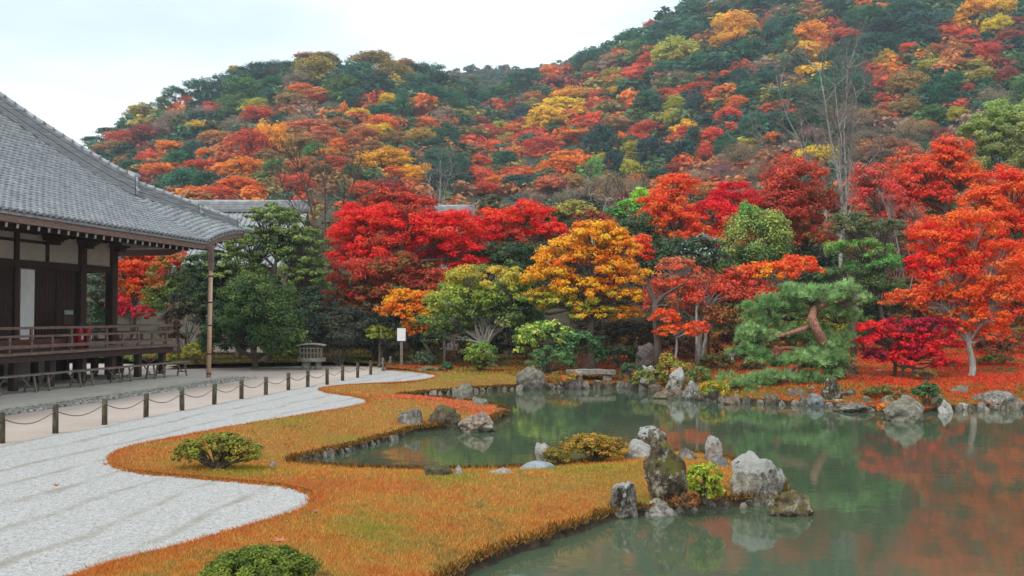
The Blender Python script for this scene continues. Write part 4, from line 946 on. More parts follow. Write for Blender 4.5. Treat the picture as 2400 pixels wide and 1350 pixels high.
# longer tufts hanging over the bank
k = rng.integers(0, len(shore_near), 11000); pp = shore_near[k] + rng.normal(size=(11000, 2)) * .06; pp = pp[(pp[:, 1] > 7)]
def hang(p, rng):
    m = len(p); b = np.column_stack([p, np.full(m, -.17)]); h = rng.uniform(.03, .085, m) * (1 + .6 * (rng.random(m) < .05)); wd = p[:, 1] * .0009; th = rng.uniform(-1, 1, m)
    s = np.stack([np.cos(th), np.sin(th), th * 0], 1) * wd[:, None]; top = b + np.stack([rng.normal(size=m) * .04, -rng.random(m) * .05, h * rng.choice([1, 1, -.5], m)], 1)
    return np.stack([b - s, b + s, top], 1).reshape(-1, 3)
cc = pal(rng.random(len(pp)), [(120, 66, 34), (160, 104, 44), (150, 120, 50), (84, 76, 36)]) * rng.uniform(.4, 1.2, (len(pp), 1))
link_mesh('bank_grass', np_mesh('bank_grass', hang(pp, rng), tris=np.arange(3 * len(pp)).reshape(-1, 3), cols=np.repeat(cc, 3, 0)), M['blade'], kind='stuff')
# tufts leaning over the gravel edge
k = rng.integers(0, len(gedge), 20000); pp = gedge[k] + rng.normal(size=(20000, 2)) * .045; pp = pp[pp[:, 1] > 6]; m = len(pp); b = np.column_stack([pp, np.full(m, .01)]); h = rng.uniform(.03, .08, m); th = rng.uniform(-1, 1, m)
s_ = np.stack([np.cos(th), np.sin(th), th * 0], 1) * (pp[:, 1] * .0007)[:, None]; top = b + np.stack([rng.normal(size=m) * .04, rng.normal(size=m) * .04, h], 1)
cc = pal(rng.random(m), [(190, 84, 42), (202, 110, 48), (190, 130, 55), (150, 124, 58)]) * rng.uniform(.7, 1.3, (m, 1))
link_mesh('edge_grass', np_mesh('edge_grass', np.stack([b - s_, b + s_, top], 1).reshape(-1, 3), tris=np.arange(3 * m).reshape(-1, 3), cols=np.repeat(cc, 3, 0)), M['blade'], kind='stuff')
# moss and low ground cover of the garden beyond the pond
def mosscol(p, rng):
    X = p[:, 0]; t = .5 + nz(p, .45, 3.) * 1.0 + nz(p, 1.6, 8.) * .5 + rng.normal(size=len(p)) * .15
    a = pal(t, [(150, 70, 40), (176, 104, 46), (160, 128, 50), (128, 128, 50), (90, 108, 48)])
    b_ = pal(t, [(190, 45, 34), (215, 66, 40), (190, 72, 40), (168, 96, 46), (110, 112, 48)])
    c_ = pal(t, [(110, 44, 30), (130, 60, 34), (95, 60, 35), (85, 80, 35)])  # browner leaf ground, with the shade under the far trees painted in
    f = np.clip((X - 11.5) / 3.5 + nz(p, .5, 11.) * .6, 0, 1)[:, None]; g = np.clip(1.6 - np.abs(X - 6) / 4.2, 0, 1)[:, None] * np.clip((p[:, 1] - 34.5) / 3, 0, 1)[:, None]
    c = a * (1 - f) + b_ * f; c = c * (1 - g) + c_ * g
    d_ = pal(t, [(70, 60, 36), (84, 84, 42), (100, 96, 48), (76, 90, 42)]); g2_ = (np.clip((1.5 - X) / 2, 0, 1) * np.clip((p[:, 1] - 41.5) / 1.5, 0, 1))[:, None]; c = c * (1 - g2_) + d_ * g2_
    return np.clip(c * 1.25 * rng.uniform(.55, 1.35, (len(p), 1)), 0, .8)
blades('ground_cover', gp, 260000, rng, .032, .0015, mosscol, .035, ymin=24, ymax=75, hs=1.3)
# fallen maple leaves
def fallen(name, cent, rad, n, cols, rng, z=.05, size=.07):
    c = np.array(cent); p = c + rng.normal(size=(n, 2)) * np.array(rad); land = pip(p, np.vstack([gp])) | pip(p, lawn_poly); p = p[land]; m = len(p)
    zz = land_z(p, z) + .015; pos = np.column_stack([p, zz]); nr = rng.normal(size=(m, 3)) * .3 + np.array([0, -.25, 1])
    col = pal(rng.random(m), cols) * rng.uniform(.6, 1.3, (m, 1)) * 1.2
    v, q, cv = leaf_mesh(pos, nr, size * rng.uniform(.7, 1.4, m), np.clip(col, 0, .85), rng, .9); return v, q, cv
VV, QQ, CCc = [], [], []; off = 0
for cent, rad, n, cols in [((14, 32), (4.5, 4), 15000, [(235, 50, 30), (225, 75, 35), (200, 40, 30)]), (PZ(2300, 870, 0)[:2], (4, 3), 6000, [(240, 60, 35), (220, 45, 30)]), (PZ(1010, 936, 0)[:2], (.9, .5), 700, [(206, 98, 52), (190, 80, 48)]),
                           (PZ(970, 866, 0)[:2], (1.2, .5), 700, [(225, 80, 35), (200, 50, 30)]), (PZ(1600, 860, 0)[:2], (5, 3), 4000, [(190, 60, 35), (165, 50, 30)]), (PZ(1120, 950, 0)[:2], (.7, .5), 450, [(206, 98, 52), (190, 80, 48)])]:
    v, q, cv = fallen('x', cent, rad, n, cols, rng); VV.append(v); QQ.append(q + off); CCc.append(cv); off += len(v)
link_mesh('fallen_leaves', np_mesh('fallen_leaves', np.vstack(VV), quads=np.vstack(QQ), cols=np.vstack(CCc)), M['leaf'], kind='stuff')
def one_leaf(px, py, label, s=.12):
    p = PZ(px, py, .09); mb = MB(); V = [(0, 0, 0)]
    for k in range(14): a_ = k / 14 * 2 * math.pi; r_ = s * (.5 if k % 2 else .22); V.append((r_ * math.cos(a_), r_ * math.sin(a_), .02 + (.02 if k % 2 else 0)))
    o = mb.add(V, [(0, 1 + k, 1 + (k + 1) % 14) for k in range(14)]).build('fallen_leaf', M['dead'], **T(label, 'leaf')); o.location = p
M['dead'] = simple('dead_leaf', [(.3, (.40, .12, .06)), (.7, (.5, .2, .11))], 12, .8, None, 0)
one_leaf(655, 1271, 'single curled rusty leaf on the lawn above the clipped foreground bush', .22); one_leaf(132, 1140, 'small brown leaf lying alone on the white gravel', .13); one_leaf(741, 1203, 'small brown leaf on the lawn at the tip of the gravel', .12)
one_leaf(246, 1090, 'little red leaf on the gravel beside the curved lawn end', .10)

# ================================================================ SHRUBS
def shrub(label, px, pt, pb, wd, zb, cols, name='shrub', leafpx=5.5, clump=.24, flat=.7, seed=0, dens=1.1, twig=True, lobes=None, Y=None, hollow=.6, category='shrub', upbias=.6, group=None):
    rng = np.random.default_rng(seed + 900)
    base = PZ(px, pb, zb) if Y is None else PY(px, pb, Y)
    if Y is None: base = base.copy(); base[1] += 0
    kk = base[1] / FOC; W_ = wd / 2 * kk; H_ = (pb - pt) * kk; root = empty(name, base, 0, **T(label, category, group))
    P_, N_, S_, K_ = [], [], [], []; lobes = lobes or [(0, .5, 1, .5)]
    mb = MB()
    for lx, lz, sx, sz in lobes:
        c = (lx * W_, 0, lz * H_); r = (sx * W_ * 1.06, sx * W_ * .9, sz * H_ * 1.12)
        p, n, s, cl, cen = lobe_leaves(c, r, LC(*cols), rng, leafpx * kk, dens, clump, flat, 0, hollow, upbias)
        P_.append(p); N_.append(n); S_.append(s); K_.append(cl)
        for q_ in cen[:10]: branch(mb, (0, 0, 0), q_, .018 + .01 * W_, .006, rng, .1, 5, 4)
    P_ = np.vstack(P_); v, q, cv = leaf_mesh(P_, np.vstack(N_), np.concatenate(S_), np.clip(np.vstack(K_), 0, .92), rng)
    v[:, 2] = np.maximum(v[:, 2], .015)
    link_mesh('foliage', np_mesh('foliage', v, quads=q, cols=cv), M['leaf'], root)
    mb.build('stems', M['bark'], root, True); return root
OLV = [(138, 130, 50), (112, 112, 45), (155, 135, 60), (120, 95, 45)]
shrub('spreading olive shrub on the lawn at the head of the inlet', 510, 1014, 1106, 226, 0, [(128, 132, 48), (100, 108, 42), (142, 122, 52)], seed=1, lobes=[(-.1, .55, .75, .42), (.45, .45, .52, .36), (-.6, .42, .38, .3), (.1, .75, .45, .22)], leafpx=6, clump=.2)
shrub('dense green clipped bush in the foreground, cut by the picture edge', 612, 1283, 1400, 280, 0, [(96, 112, 38), (74, 92, 34), (112, 124, 46)], seed=2, leafpx=7, clump=.16, flat=.85, hollow=.8, dens=1.5, lobes=[(0, .42, .98, .5), (0, .5, .7, .46), (-.4, .4, .5, .4), (.4, .4, .5, .4)])
shrub('wide olive shrub mound at the back of the spit', 1392, 1020, 1088, 172, -.2, [(158, 128, 46), (135, 118, 45), (172, 132, 58), (112, 105, 42)], seed=3, lobes=[(-.2, .5, .8, .5), (.45, .5, .55, .42), (0, .75, .5, .28)], leafpx=5.5, clump=.2)
shrub('small round olive shrub between the white rock and the flat stone', 1303, 1050, 1094, 62, -.2, [(140, 118, 46), (115, 105, 42)], seed=4, leafpx=5, clump=.26)
shrub('bright yellow-green bush tucked against the mossy upright rock', 1652, 1086, 1180, 92, -.12, [(134, 148, 42), (108, 128, 42), (152, 160, 56)], seed=5, leafpx=7, clump=.24, lobes=[(0, .5, .9, .5), (.3, .3, .6, .3)])
shrub('rusty dry fern patch at the foot of the mossy upright rock', 1610, 1158, 1192, 70, -.2, [(140, 88, 54), (118, 84, 48)], seed=6, leafpx=5, clump=.3, name='fern')
shrub('rhododendron with pale yellow-green leaves and dark underside, left of the bridge', 1285, 757, 868, 170, .1, [(178, 190, 90), (140, 160, 75), (95, 125, 65)], seed=7, leafpx=8, clump=.2, lobes=[(-.1, .72, .85, .3), (-.6, .5, .35, .3)])
shrub('dark green glossy bush beside the pale rhododendron', 1365, 775, 870, 100, .1, [(60, 98, 62), (50, 85, 55), (80, 115, 70)], seed=8, leafpx=8, clump=.25)
shrub('low deep green shrub under the pale rhododendron', 1292, 815, 875, 120, .06, [(72, 100, 62), (88, 118, 70)], seed=9, leafpx=5.5, clump=.25)
shrub('small green round shrub standing alone at the lawn beyond the gravel tip', 1122, 805, 872, 100, .05, [(108, 132, 58), (88, 115, 55), (135, 145, 65)], seed=10, leafpx=5.5, clump=.26, lobes=[(0, .6, .9, .42), (.2, .3, .6, .3)])
shrub('little green tuft at the right end of the gravel', 1048, 850, 872, 26, .05, [(60, 105, 65)], seed=11)
shrub('grey-green low bush beside the signpost', 990, 824, 862, 66, .05, [(95, 112, 82), (80, 98, 72)], seed=12)
shrub('yellow-green and red bush right of the stone bridge', 1580, 828, 900, 100, -.05, [(150, 150, 62), (120, 125, 55), (170, 105, 55)], seed=13, lobes=[(-.3, .75, .4, .25), (0, .4, .9, .4)])
shrub('pale lime bush above the tilted white rock', 1557, 829, 862, 46, .1, [(190, 200, 100), (165, 180, 80)], seed=14, leafpx=7)
shrub('trailing olive bush hanging to the water right of the bridge', 1525, 868, 914, 110, -.25, [(120, 118, 55), (98, 105, 50)], seed=15)
shrub('dark fern clump at the right end of the bridge', 1482, 850, 900, 60, -.1, [(70, 88, 62), (58, 75, 55)], seed=16, name='fern')
shrub('low yellow-green shrub on the shore left of the drooping pine', 1672, 893, 938, 70, -.25, [(150, 150, 45), (110, 125, 50), (195, 150, 45)], seed=17)
shrub('small orange-leaved shrub by the lowest pine branch', 1712, 888, 925, 46, -.2, [(225, 145, 45), (170, 140, 50)], seed=18)
shrub('green shrub behind the tall white-streaked rock', 1635, 860, 905, 66, -.1, [(88, 110, 66), (110, 130, 70)], seed=19)
shrub('round olive clipped bush behind the small crimson maple', 2170, 866, 892, 58, .25, [(125, 112, 62), (105, 98, 55)], seed=20)
shrub('dark green fern bank left of the pointed white rock', 2172, 898, 962, 80, -.28, [(60, 92, 55), (45, 75, 48), (85, 112, 60)], seed=21, name='fern')
shrub('low green growth on the bank behind the big smooth boulder', 2075, 905, 945, 110, -.2, [(110, 112, 55), (82, 95, 50), (150, 80, 45)], seed=22)
shrub('small orange fern growing at the left side of the big smooth boulder', 2078, 944, 974, 44, -.3, [(225, 140, 55), (205, 110, 45)], seed=23, name='fern')
shrub('bushy green growth on the mound left of the bridge', 1320, 872, 906, 90, -.2, [(150, 125, 50), (170, 100, 45), (110, 112, 50)], seed=24, flat=.5)
shrub('yellow-green bush behind the bamboo pole', 458, 803, 850, 60, .05, [(165, 160, 50), (130, 140, 50)], seed=25, Y=44.5)
shrub('low green hedge strip along the far edge of the gravel', 350, 826, 850, 130, .05, [(110, 130, 55), (85, 110, 50), (150, 110, 55)], seed=26, Y=47, name='hedge')
shrub('dark leafy bush at the end of the verandah', 432, 690, 850, 110, .05, [(70, 70, 58), (58, 62, 50), (90, 95, 75), (85, 55, 45)], seed=27, Y=46, leafpx=6, clump=.22)
shrub('bluish green shrub behind the garden stand', 722, 725, 800, 60, .05, [(90, 125, 105), (110, 140, 118)], seed=28, Y=46)
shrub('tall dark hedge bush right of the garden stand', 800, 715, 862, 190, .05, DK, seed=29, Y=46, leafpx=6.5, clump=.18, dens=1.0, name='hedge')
shrub('dark shaded hedge bush behind the signpost', 915, 735, 862, 170, .05, [(45, 50, 42), (55, 60, 46), (38, 44, 40)], seed=30, Y=47.5, leafpx=6.5, clump=.2, name='hedge')  # undergrowth from here on has the tree shade painted into its leaf colours
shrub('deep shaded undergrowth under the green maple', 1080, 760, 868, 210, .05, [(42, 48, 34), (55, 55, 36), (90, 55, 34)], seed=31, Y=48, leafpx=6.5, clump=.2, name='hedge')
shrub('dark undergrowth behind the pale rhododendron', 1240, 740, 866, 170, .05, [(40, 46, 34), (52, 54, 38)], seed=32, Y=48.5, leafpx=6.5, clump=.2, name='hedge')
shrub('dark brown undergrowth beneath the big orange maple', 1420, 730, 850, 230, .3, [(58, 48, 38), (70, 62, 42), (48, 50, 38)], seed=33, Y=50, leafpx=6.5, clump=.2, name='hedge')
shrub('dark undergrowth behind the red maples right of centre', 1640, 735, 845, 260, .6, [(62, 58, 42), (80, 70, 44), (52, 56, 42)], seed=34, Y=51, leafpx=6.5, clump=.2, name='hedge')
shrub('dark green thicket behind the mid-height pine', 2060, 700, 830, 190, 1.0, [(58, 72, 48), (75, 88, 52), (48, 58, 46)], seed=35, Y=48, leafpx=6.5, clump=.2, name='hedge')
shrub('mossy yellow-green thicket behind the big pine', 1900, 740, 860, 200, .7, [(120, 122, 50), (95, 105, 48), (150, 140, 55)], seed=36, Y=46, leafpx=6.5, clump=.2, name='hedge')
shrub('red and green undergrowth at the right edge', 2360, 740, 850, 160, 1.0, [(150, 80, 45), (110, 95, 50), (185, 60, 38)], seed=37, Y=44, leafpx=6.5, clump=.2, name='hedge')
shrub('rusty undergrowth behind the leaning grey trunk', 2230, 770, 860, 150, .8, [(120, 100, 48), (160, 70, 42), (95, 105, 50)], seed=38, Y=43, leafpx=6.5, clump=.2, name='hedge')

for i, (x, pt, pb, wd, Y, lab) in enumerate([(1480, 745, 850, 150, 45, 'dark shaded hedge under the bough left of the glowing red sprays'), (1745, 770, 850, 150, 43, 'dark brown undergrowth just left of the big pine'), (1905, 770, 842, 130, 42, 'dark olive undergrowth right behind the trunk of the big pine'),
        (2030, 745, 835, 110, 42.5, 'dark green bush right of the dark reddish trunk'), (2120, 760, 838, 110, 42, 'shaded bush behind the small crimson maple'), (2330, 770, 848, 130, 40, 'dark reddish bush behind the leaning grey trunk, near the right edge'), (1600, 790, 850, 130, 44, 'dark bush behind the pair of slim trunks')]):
    shrub(lab, x, pt, pb, wd, .5, [[(52, 50, 36), (70, 56, 38)], [(70, 50, 36), (90, 58, 38)], [(78, 84, 44), (60, 66, 40)], [(58, 82, 46), (70, 92, 50)], [(92, 88, 46), (66, 62, 40)], [(130, 62, 42), (90, 70, 42)], [(60, 58, 40), (84, 60, 40)]][i], seed=60 + i, Y=Y, leafpx=6, clump=.2, name='hedge')  # own leaf hues, darkened to paint in the shade beneath the trees

for i, (x, pt, pb, wd, Y, lab) in enumerate([(1450, 812, 862, 110, 41, 'low dark green bush on the slope above the stone bridge'), (1680, 828, 872, 80, 39, 'low brownish green bush beside the slim trunks'), (1765, 850, 896, 70, 37.5, 'dark low bush under the left boughs of the big pine'), (2235, 845, 880, 70, 36, 'low olive bush left of the leaning grey trunk'), (2335, 830, 872, 90, 36, 'low green and red bush right of the leaning grey trunk')]):
    shrub(lab, x, pt, pb, wd, .3, [[(62, 74, 46), (48, 60, 42)], [(90, 84, 48), (72, 80, 46)], [(60, 66, 42), (84, 60, 40)], [(112, 108, 54), (92, 98, 48)], [(90, 104, 52), (150, 66, 42)]][i], seed=80 + i, Y=Y, leafpx=5.5, clump=.22)

# ================================================================ GARDEN TREES
tree('evergreen_tree', 'large rounded evergreen with dark forked branches between the bamboo pole and the crimson maples', 46, (625, 860),
     [(640, 530, 70, 42, GR), (590, 580, 70, 42, GR), (710, 590, 62, 55, GR), (555, 640, 75, 48, GR), (480, 650, 55, 55, DG), (730, 660, 50, 50, GR), (660, 570, 60, 30, DG), (700, 715, 70, 40, DG), (500, 715, 60, 45, DG), (620, 690, 60, 40, DG, 1)],
     leafpx=5.5, clump=.2, trunk=.2, seed=1, layered=.9, flat=.42, dens=.95, full=.9)
tree('evergreen_tree', 'dense conical dark green shrub-like tree right behind the bamboo pole', 43, (600, 862),
     [(600, 730, 90, 62, [(72, 94, 50), (86, 108, 54), (58, 80, 46)]), (600, 800, 118, 62, [(68, 90, 48), (82, 102, 52), (54, 76, 44)]), (590, 690, 50, 35, GR), (540, 790, 60, 60, DG), (665, 810, 48, 50, GR)],
     leafpx=5.5, clump=.2, trunk=.14, seed=2, layered=0, flat=.8, dens=1.1)
tree('maple_tree', 'orange-red maple seen through the open end of the verandah', 52, (300, 850),
     [(330, 610, 60, 26, RO), (290, 650, 50, 35, [(235, 95, 40), (215, 70, 40)]), (345, 655, 38, 45, RO), (310, 690, 45, 30, OR[:1] + RO), (395, 600, 35, 20, RO)], leafpx=6, seed=3, trunk=.12, twigs=.7)
tree('maple_tree', 'thin green maple turning red between the verandah and the evergreen', 50, (385, 850),
     [(395, 650, 38, 50, [(120, 130, 60), (150, 110, 50), (210, 80, 45)]), (380, 720, 40, 45, [(105, 125, 55), (90, 110, 55)]), (420, 700, 30, 40, GR)], leafpx=6.5, seed=4, trunk=.09)
tree('maple_tree', 'low dark crimson maple behind the verandah railing', 48, (310, 850),
     [(310, 735, 42, 18, [(175, 25, 45), (150, 20, 40)]), (280, 715, 28, 16, [(185, 40, 50)])], leafpx=6.5, seed=5, trunk=.07)
tree('evergreen_tree', 'dark green tree glimpsed between the two thick verandah columns', 50, (230, 850), [(225, 680, 40, 60, [(70, 85, 70), (85, 100, 80)]), (225, 760, 36, 40, DG)], seed=6, trunk=.12)
tree('maple_tree', 'broad bright crimson maple right of the evergreen, largest red tree of the left half', 50, (905, 865),
     [(860, 515, 62, 32, CR), (830, 560, 60, 40, CR), (950, 545, 80, 42, CR), (900, 590, 80, 36, CR + DR), (1050, 545, 75, 42, CR), (1085, 600, 62, 35, CR), (1090, 640, 45, 24, CR), (820, 610, 50, 30, CR), (970, 505, 50, 22, DR)],
     leafpx=6, seed=7, trunk=.2, dens=1.05, layered=.6, twigs=.6)
tree('maple_tree', 'dull rusty maple with green lower boughs under the bright crimson one', 48, (880, 865),
     [(840, 650, 72, 36, DR + [(200, 60, 50)]), (930, 650, 75, 40, DR + RG), (900, 700, 90, 30, RG + [(90, 95, 50)]), (830, 700, 60, 26, [(200, 50, 50), (120, 80, 50)]), (1000, 670, 60, 34, DR + RG), (820, 735, 60, 20, RG)],
     leafpx=6.5, seed=8, trunk=.13, layered=.7)
tree('maple_tree', 'dark brick-red maple rising behind the bright crimson one', 56, (930, 860), [(925, 462, 52, 22, DR), (960, 485, 60, 24, DR + [(200, 55, 40)]), (870, 490, 50, 22, DR)], leafpx=6.5, seed=9, trunk=.14)
tree('maple_tree', 'spreading scarlet maple left of the orange one', 52, (1200, 865),
     [(1240, 510, 55, 30, CR[:2] + RO[:1]), (1170, 530, 60, 34, CR + RO[:1]), (1280, 555, 50, 28, CR), (1130, 560, 45, 30, CR), (1220, 560, 60, 24, CR + DR)], leafpx=6, seed=10, trunk=.16, layered=.6, dens=1.1)
tree('evergreen_tree', 'dark green tree with flat boughs behind the orange maple', 50, (1190, 865), [(1190, 600, 75, 26, DG), (1180, 640, 80, 30, DG + [(110, 130, 70)]), (1230, 680, 60, 30, DG)], leafpx=6.5, seed=11, trunk=.12, layered=.9)
tree('maple_tree', 'small bright orange maple leaning over the signpost', 44, (1020, 862),
     [(960, 705, 55, 22, OR + [(250, 110, 30)]), (945, 735, 62, 20, [(250, 130, 30), (245, 105, 30)]), (990, 750, 40, 26, OR), (985, 775, 32, 14, [(250, 120, 30)]), (1000, 720, 30, 30, [(248, 120, 35)])], leafpx=6.2, seed=12, trunk=.085, layered=.7, twigs=.9, dens=.9, lean=-.2)
tree('maple_tree', 'green maple with golden tips between the small orange and the big orange maples', 43, (1160, 868),
     [(1130, 660, 90, 30, [(165, 155, 60), (190, 160, 60), (130, 135, 58)]), (1090, 705, 85, 34, YG), (1190, 700, 70, 40, YG + GR[:1]), (1060, 755, 70, 30, GR + YG[:1]), (1150, 755, 95, 34, GR + [(85, 105, 52)]), (1210, 745, 50, 35, DG), (1040, 790, 50, 22, DG + YG[:1])],
     leafpx=6.5, seed=13, trunk=.08, stems=3, layered=.8, dens=1.0, bark='pale_bark')
tree('maple_tree', 'great orange maple standing behind the stone bridge', 42, (1388, 880),
     [(1400, 560, 62, 34, OR), (1330, 600, 66, 32, OR), (1450, 590, 50, 36, OR), (1380, 625, 90, 30, OR + [(240, 110, 30)]), (1290, 650, 62, 26, OR), (1460, 650, 60, 28, OR + [(225, 110, 40)]), (1370, 680, 80, 26, OR), (1320, 715, 60, 22, YG + OR[:1]), (1440, 700, 70, 22, OR + YG[:1]), (1400, 740, 80, 18, YG + OR), (1470, 735, 35, 14, OR), (1280, 700, 45, 22, [(190, 150, 50), (150, 140, 55)])],
     leafpx=6, seed=14, trunk=.17, layered=.85, dens=.95, twigs=.6)
tree('maple_tree', 'scarlet sprays showing between the orange maple and the pine green behind', 47, (1500, 865), [(1490, 600, 36, 26, CR + RO), (1500, 570, 25, 16, RO)], leafpx=6, seed=15, trunk=.08)
tree('evergreen_tree', 'dark tree with pale glossy boughs right behind the orange maple', 50, (1590, 865), [(1560, 620, 60, 50, DG + [(80, 100, 80)]), (1640, 600, 60, 34, DG + [(130, 150, 140)]), (1550, 690, 60, 40, DK), (1500, 560, 40, 60, DG)], leafpx=6.5, seed=16, trunk=.13, layered=.4)
tree('maple_tree', 'scarlet-orange maple rising behind the dark glossy tree', 56, (1600, 865),
     [(1560, 480, 60, 30, RO), (1580, 530, 70, 36, RO + [(235, 85, 40)]), (1620, 560, 60, 26, RO), (1530, 520, 45, 28, RO), (1590, 440, 40, 30, [(230, 90, 40), (240, 75, 35)])], leafpx=6, seed=17, trunk=.15, layered=.7)
tree('maple_tree', 'deep crimson maple left of the pale green conical pine', 57, (1700, 865),
     [(1720, 470, 55, 34, [(210, 25, 45), (190, 20, 40)]), (1680, 520, 70, 42, [(220, 30, 40), (235, 40, 40)]), (1720, 560, 55, 30, CR)], leafpx=6, seed=18, trunk=.15, layered=.6)
tree('maple_tree', 'rust-brown maple in front of the bare white-trunked tree', 60, (1860, 865),
     [(1870, 430, 75, 45, DR + [(195, 85, 55)]), (1830, 500, 85, 50, DR), (1910, 510, 60, 60, DR + RG), (1900, 580, 60, 40, RG + [(170, 50, 45)]), (1840, 460, 50, 34, DR)], leafpx=6, seed=19, trunk=.17, layered=.5)
tree('maple_tree', 'thin pinkish-red maple over pale slender trunks right of the orange maple', 41, (1640, 880),
     [(1580, 700, 60, 45, [(200, 85, 60), (215, 80, 50), (150, 100, 60)]), (1660, 700, 75, 50, [(190, 80, 60), (160, 85, 55), (205, 75, 50)]), (1740, 700, 70, 40, [(200, 75, 55), (160, 80, 50)]), (1700, 750, 90, 34, [(130, 110, 58), (150, 85, 55)]), (1590, 640, 50, 30, [(170, 120, 80), (200, 90, 60)])],
     leafpx=5.5, seed=20, trunk=.075, stems=3, layered=.6, dens=.7, twigs=.9, bark='pale_bark')
tree('maple_tree', 'low glowing orange-red maple boughs over the bush by the bridge', 39.5, (1578, 890), [(1590, 780, 50, 16, RO + [(250, 110, 45)]), (1560, 745, 34, 18, RO), (1630, 770, 30, 14, RO)], leafpx=6, seed=21, trunk=.05, layered=.8, dens=.8, bark='pale_bark')
tree('maple_tree', 'orange-red maple just above and left of the big pine', 41, (1712, 885),
     [(1870, 630, 50, 26, RO + [(245, 105, 40)]), (1800, 650, 62, 28, RO + OR[1:2]), (1740, 660, 50, 30, RO + DR), (1780, 700, 70, 28, DR + [(220, 90, 50)]), (1720, 760, 60, 40, [(100, 98, 52), (85, 88, 50)])], leafpx=6.5, seed=22, trunk=.10, layered=.7, bark='pale_bark', twigs=.6)
tree('pine_tree', 'pale green broad-topped pine standing above the orange-red maple', 52, (1770, 865),
     [(1760, 510, 28, 30, PN[:1] + [(150, 160, 85)]), (1770, 570, 70, 52, [(150, 158, 85), (130, 145, 75), (110, 135, 75)]), (1770, 630, 80, 36, [(115, 135, 75), (95, 120, 70)]), (1810, 540, 40, 34, [(150, 160, 85)])], leafpx=6, seed=23, trunk=.16, flat=.8, layered=0)
tree('pine_tree', 'slender umbrella-shaped pine between the big pine and the red maples', 46, (2090, 870),
     [(2010, 585, 78, 18, [(105, 145, 70), (125, 155, 78)]), (2060, 620, 60, 20, PN), (1990, 650, 70, 26, [(85, 110, 62), (75, 100, 60)]), (2050, 690, 75, 34, [(78, 100, 58), (92, 112, 62)]), (1990, 530, 40, 30, [(90, 105, 65), (120, 120, 80)]), (2070, 540, 50, 22, [(110, 110, 80), (90, 100, 65)])],
     leafpx=5, seed=24, trunk=.12, layered=.9, flat=.5, dens=.8, twigs=.9)
tree('maple_tree', 'small crimson and purple maple on forked stems at the right shore', 32.5, (2123, 912),
     [(2050, 775, 42, 18, [(235, 40, 45), (225, 50, 40)]), (2110, 770, 60, 18, [(150, 25, 50), (180, 30, 50)]), (2180, 765, 50, 18, [(140, 25, 50), (160, 30, 55)]), (2090, 800, 80, 16, [(225, 40, 45), (200, 35, 48)]), (2190, 800, 62, 18, [(205, 30, 50), (230, 45, 45)]), (2060, 835, 34, 14, [(130, 28, 58), (150, 35, 60)]), (2140, 840, 66, 20, [(205, 32, 50), (235, 45, 45)]), (2220, 855, 34, 12, [(230, 40, 45)]), (2150, 820, 60, 18, [(160, 25, 50), (225, 40, 42)])],
     leafpx=6.5, seed=25, trunk=.055, stems=2, layered=.7, dens=.95, twigs=.9)
tree('maple_tree', 'tall scarlet maple on a leaning grey trunk at the right shore', 33, (2272, 908),
     [(2200, 580, 70, 50, RO + CR), (2280, 550, 62, 50, RO + [(250, 90, 35)]), (2230, 640, 80, 42, CR + RO), (2330, 620, 70, 50, RO), (2270, 700, 85, 36, RO + [(250, 90, 40)]), (2340, 690, 60, 40, RO), (2210, 710, 55, 28, RO + DR), (2290, 750, 70, 30, RO + [(250, 100, 35)]), (2320, 790, 50, 20, [(248, 100, 35), (235, 70, 35)]), (2240, 770, 40, 20, RO), (2170, 620, 45, 24, CR)],
     leafpx=6, seed=26, trunk=.10, layered=.65, dens=.95, twigs=.8, bark='pale_bark')
tree('maple_tree', 'brownish orange maple with green inside, left of the tall scarlet maple', 38, (2100, 895),
     [(2120, 705, 48, 22, [(225, 100, 45), (205, 85, 45)]), (2160, 740, 50, 36, [(110, 98, 50), (140, 85, 45)]), (2180, 690, 40, 26, [(215, 90, 45)])], leafpx=6.5, seed=27, trunk=.07)
tree('maple_tree', 'flame-red maple behind the tall scarlet one, reaching the right edge', 44, (2380, 880),
     [(2370, 470, 60, 60, CR + RO), (2330, 520, 60, 40, RO), (2400, 560, 60, 50, CR), (2420, 640, 70, 60, RO), (2390, 720, 60, 40, RO + DR), (2300, 480, 50, 34, RO + [(235, 95, 45)])], leafpx=6, seed=28, trunk=.16, layered=.6)
tree('maple_tree', 'high open scarlet maple below the bamboo grove', 54, (2230, 865),
     [(2220, 390, 60, 40, RO + [(240, 90, 40)]), (2160, 420, 60, 34, [(225, 75, 45), (205, 80, 55)]), (2260, 430, 70, 30, RO), (2180, 470, 70, 30, [(215, 60, 40), (190, 60, 45)]), (2120, 450, 50, 30, [(215, 70, 50), (180, 80, 60)]), (2230, 350, 50, 26, [(220, 75, 45), (170, 110, 80)])], leafpx=6.5, seed=29, trunk=.14, layered=.7, dens=.8, twigs=.8)
tree('maple_tree', 'wispy pinkish-red maple among bare twigs right of the white trunk', 50, (2060, 865),
     [(2060, 470, 60, 40, [(205, 65, 60), (190, 85, 70)]), (2110, 520, 60, 36, [(200, 70, 60), (150, 95, 75)]), (2040, 420, 45, 34, [(190, 75, 65), (165, 100, 80)]), (2080, 560, 50, 30, [(140, 110, 80), (120, 110, 75)])], leafpx=5.5, seed=30, trunk=.1, dens=.55, twigs=1.0)
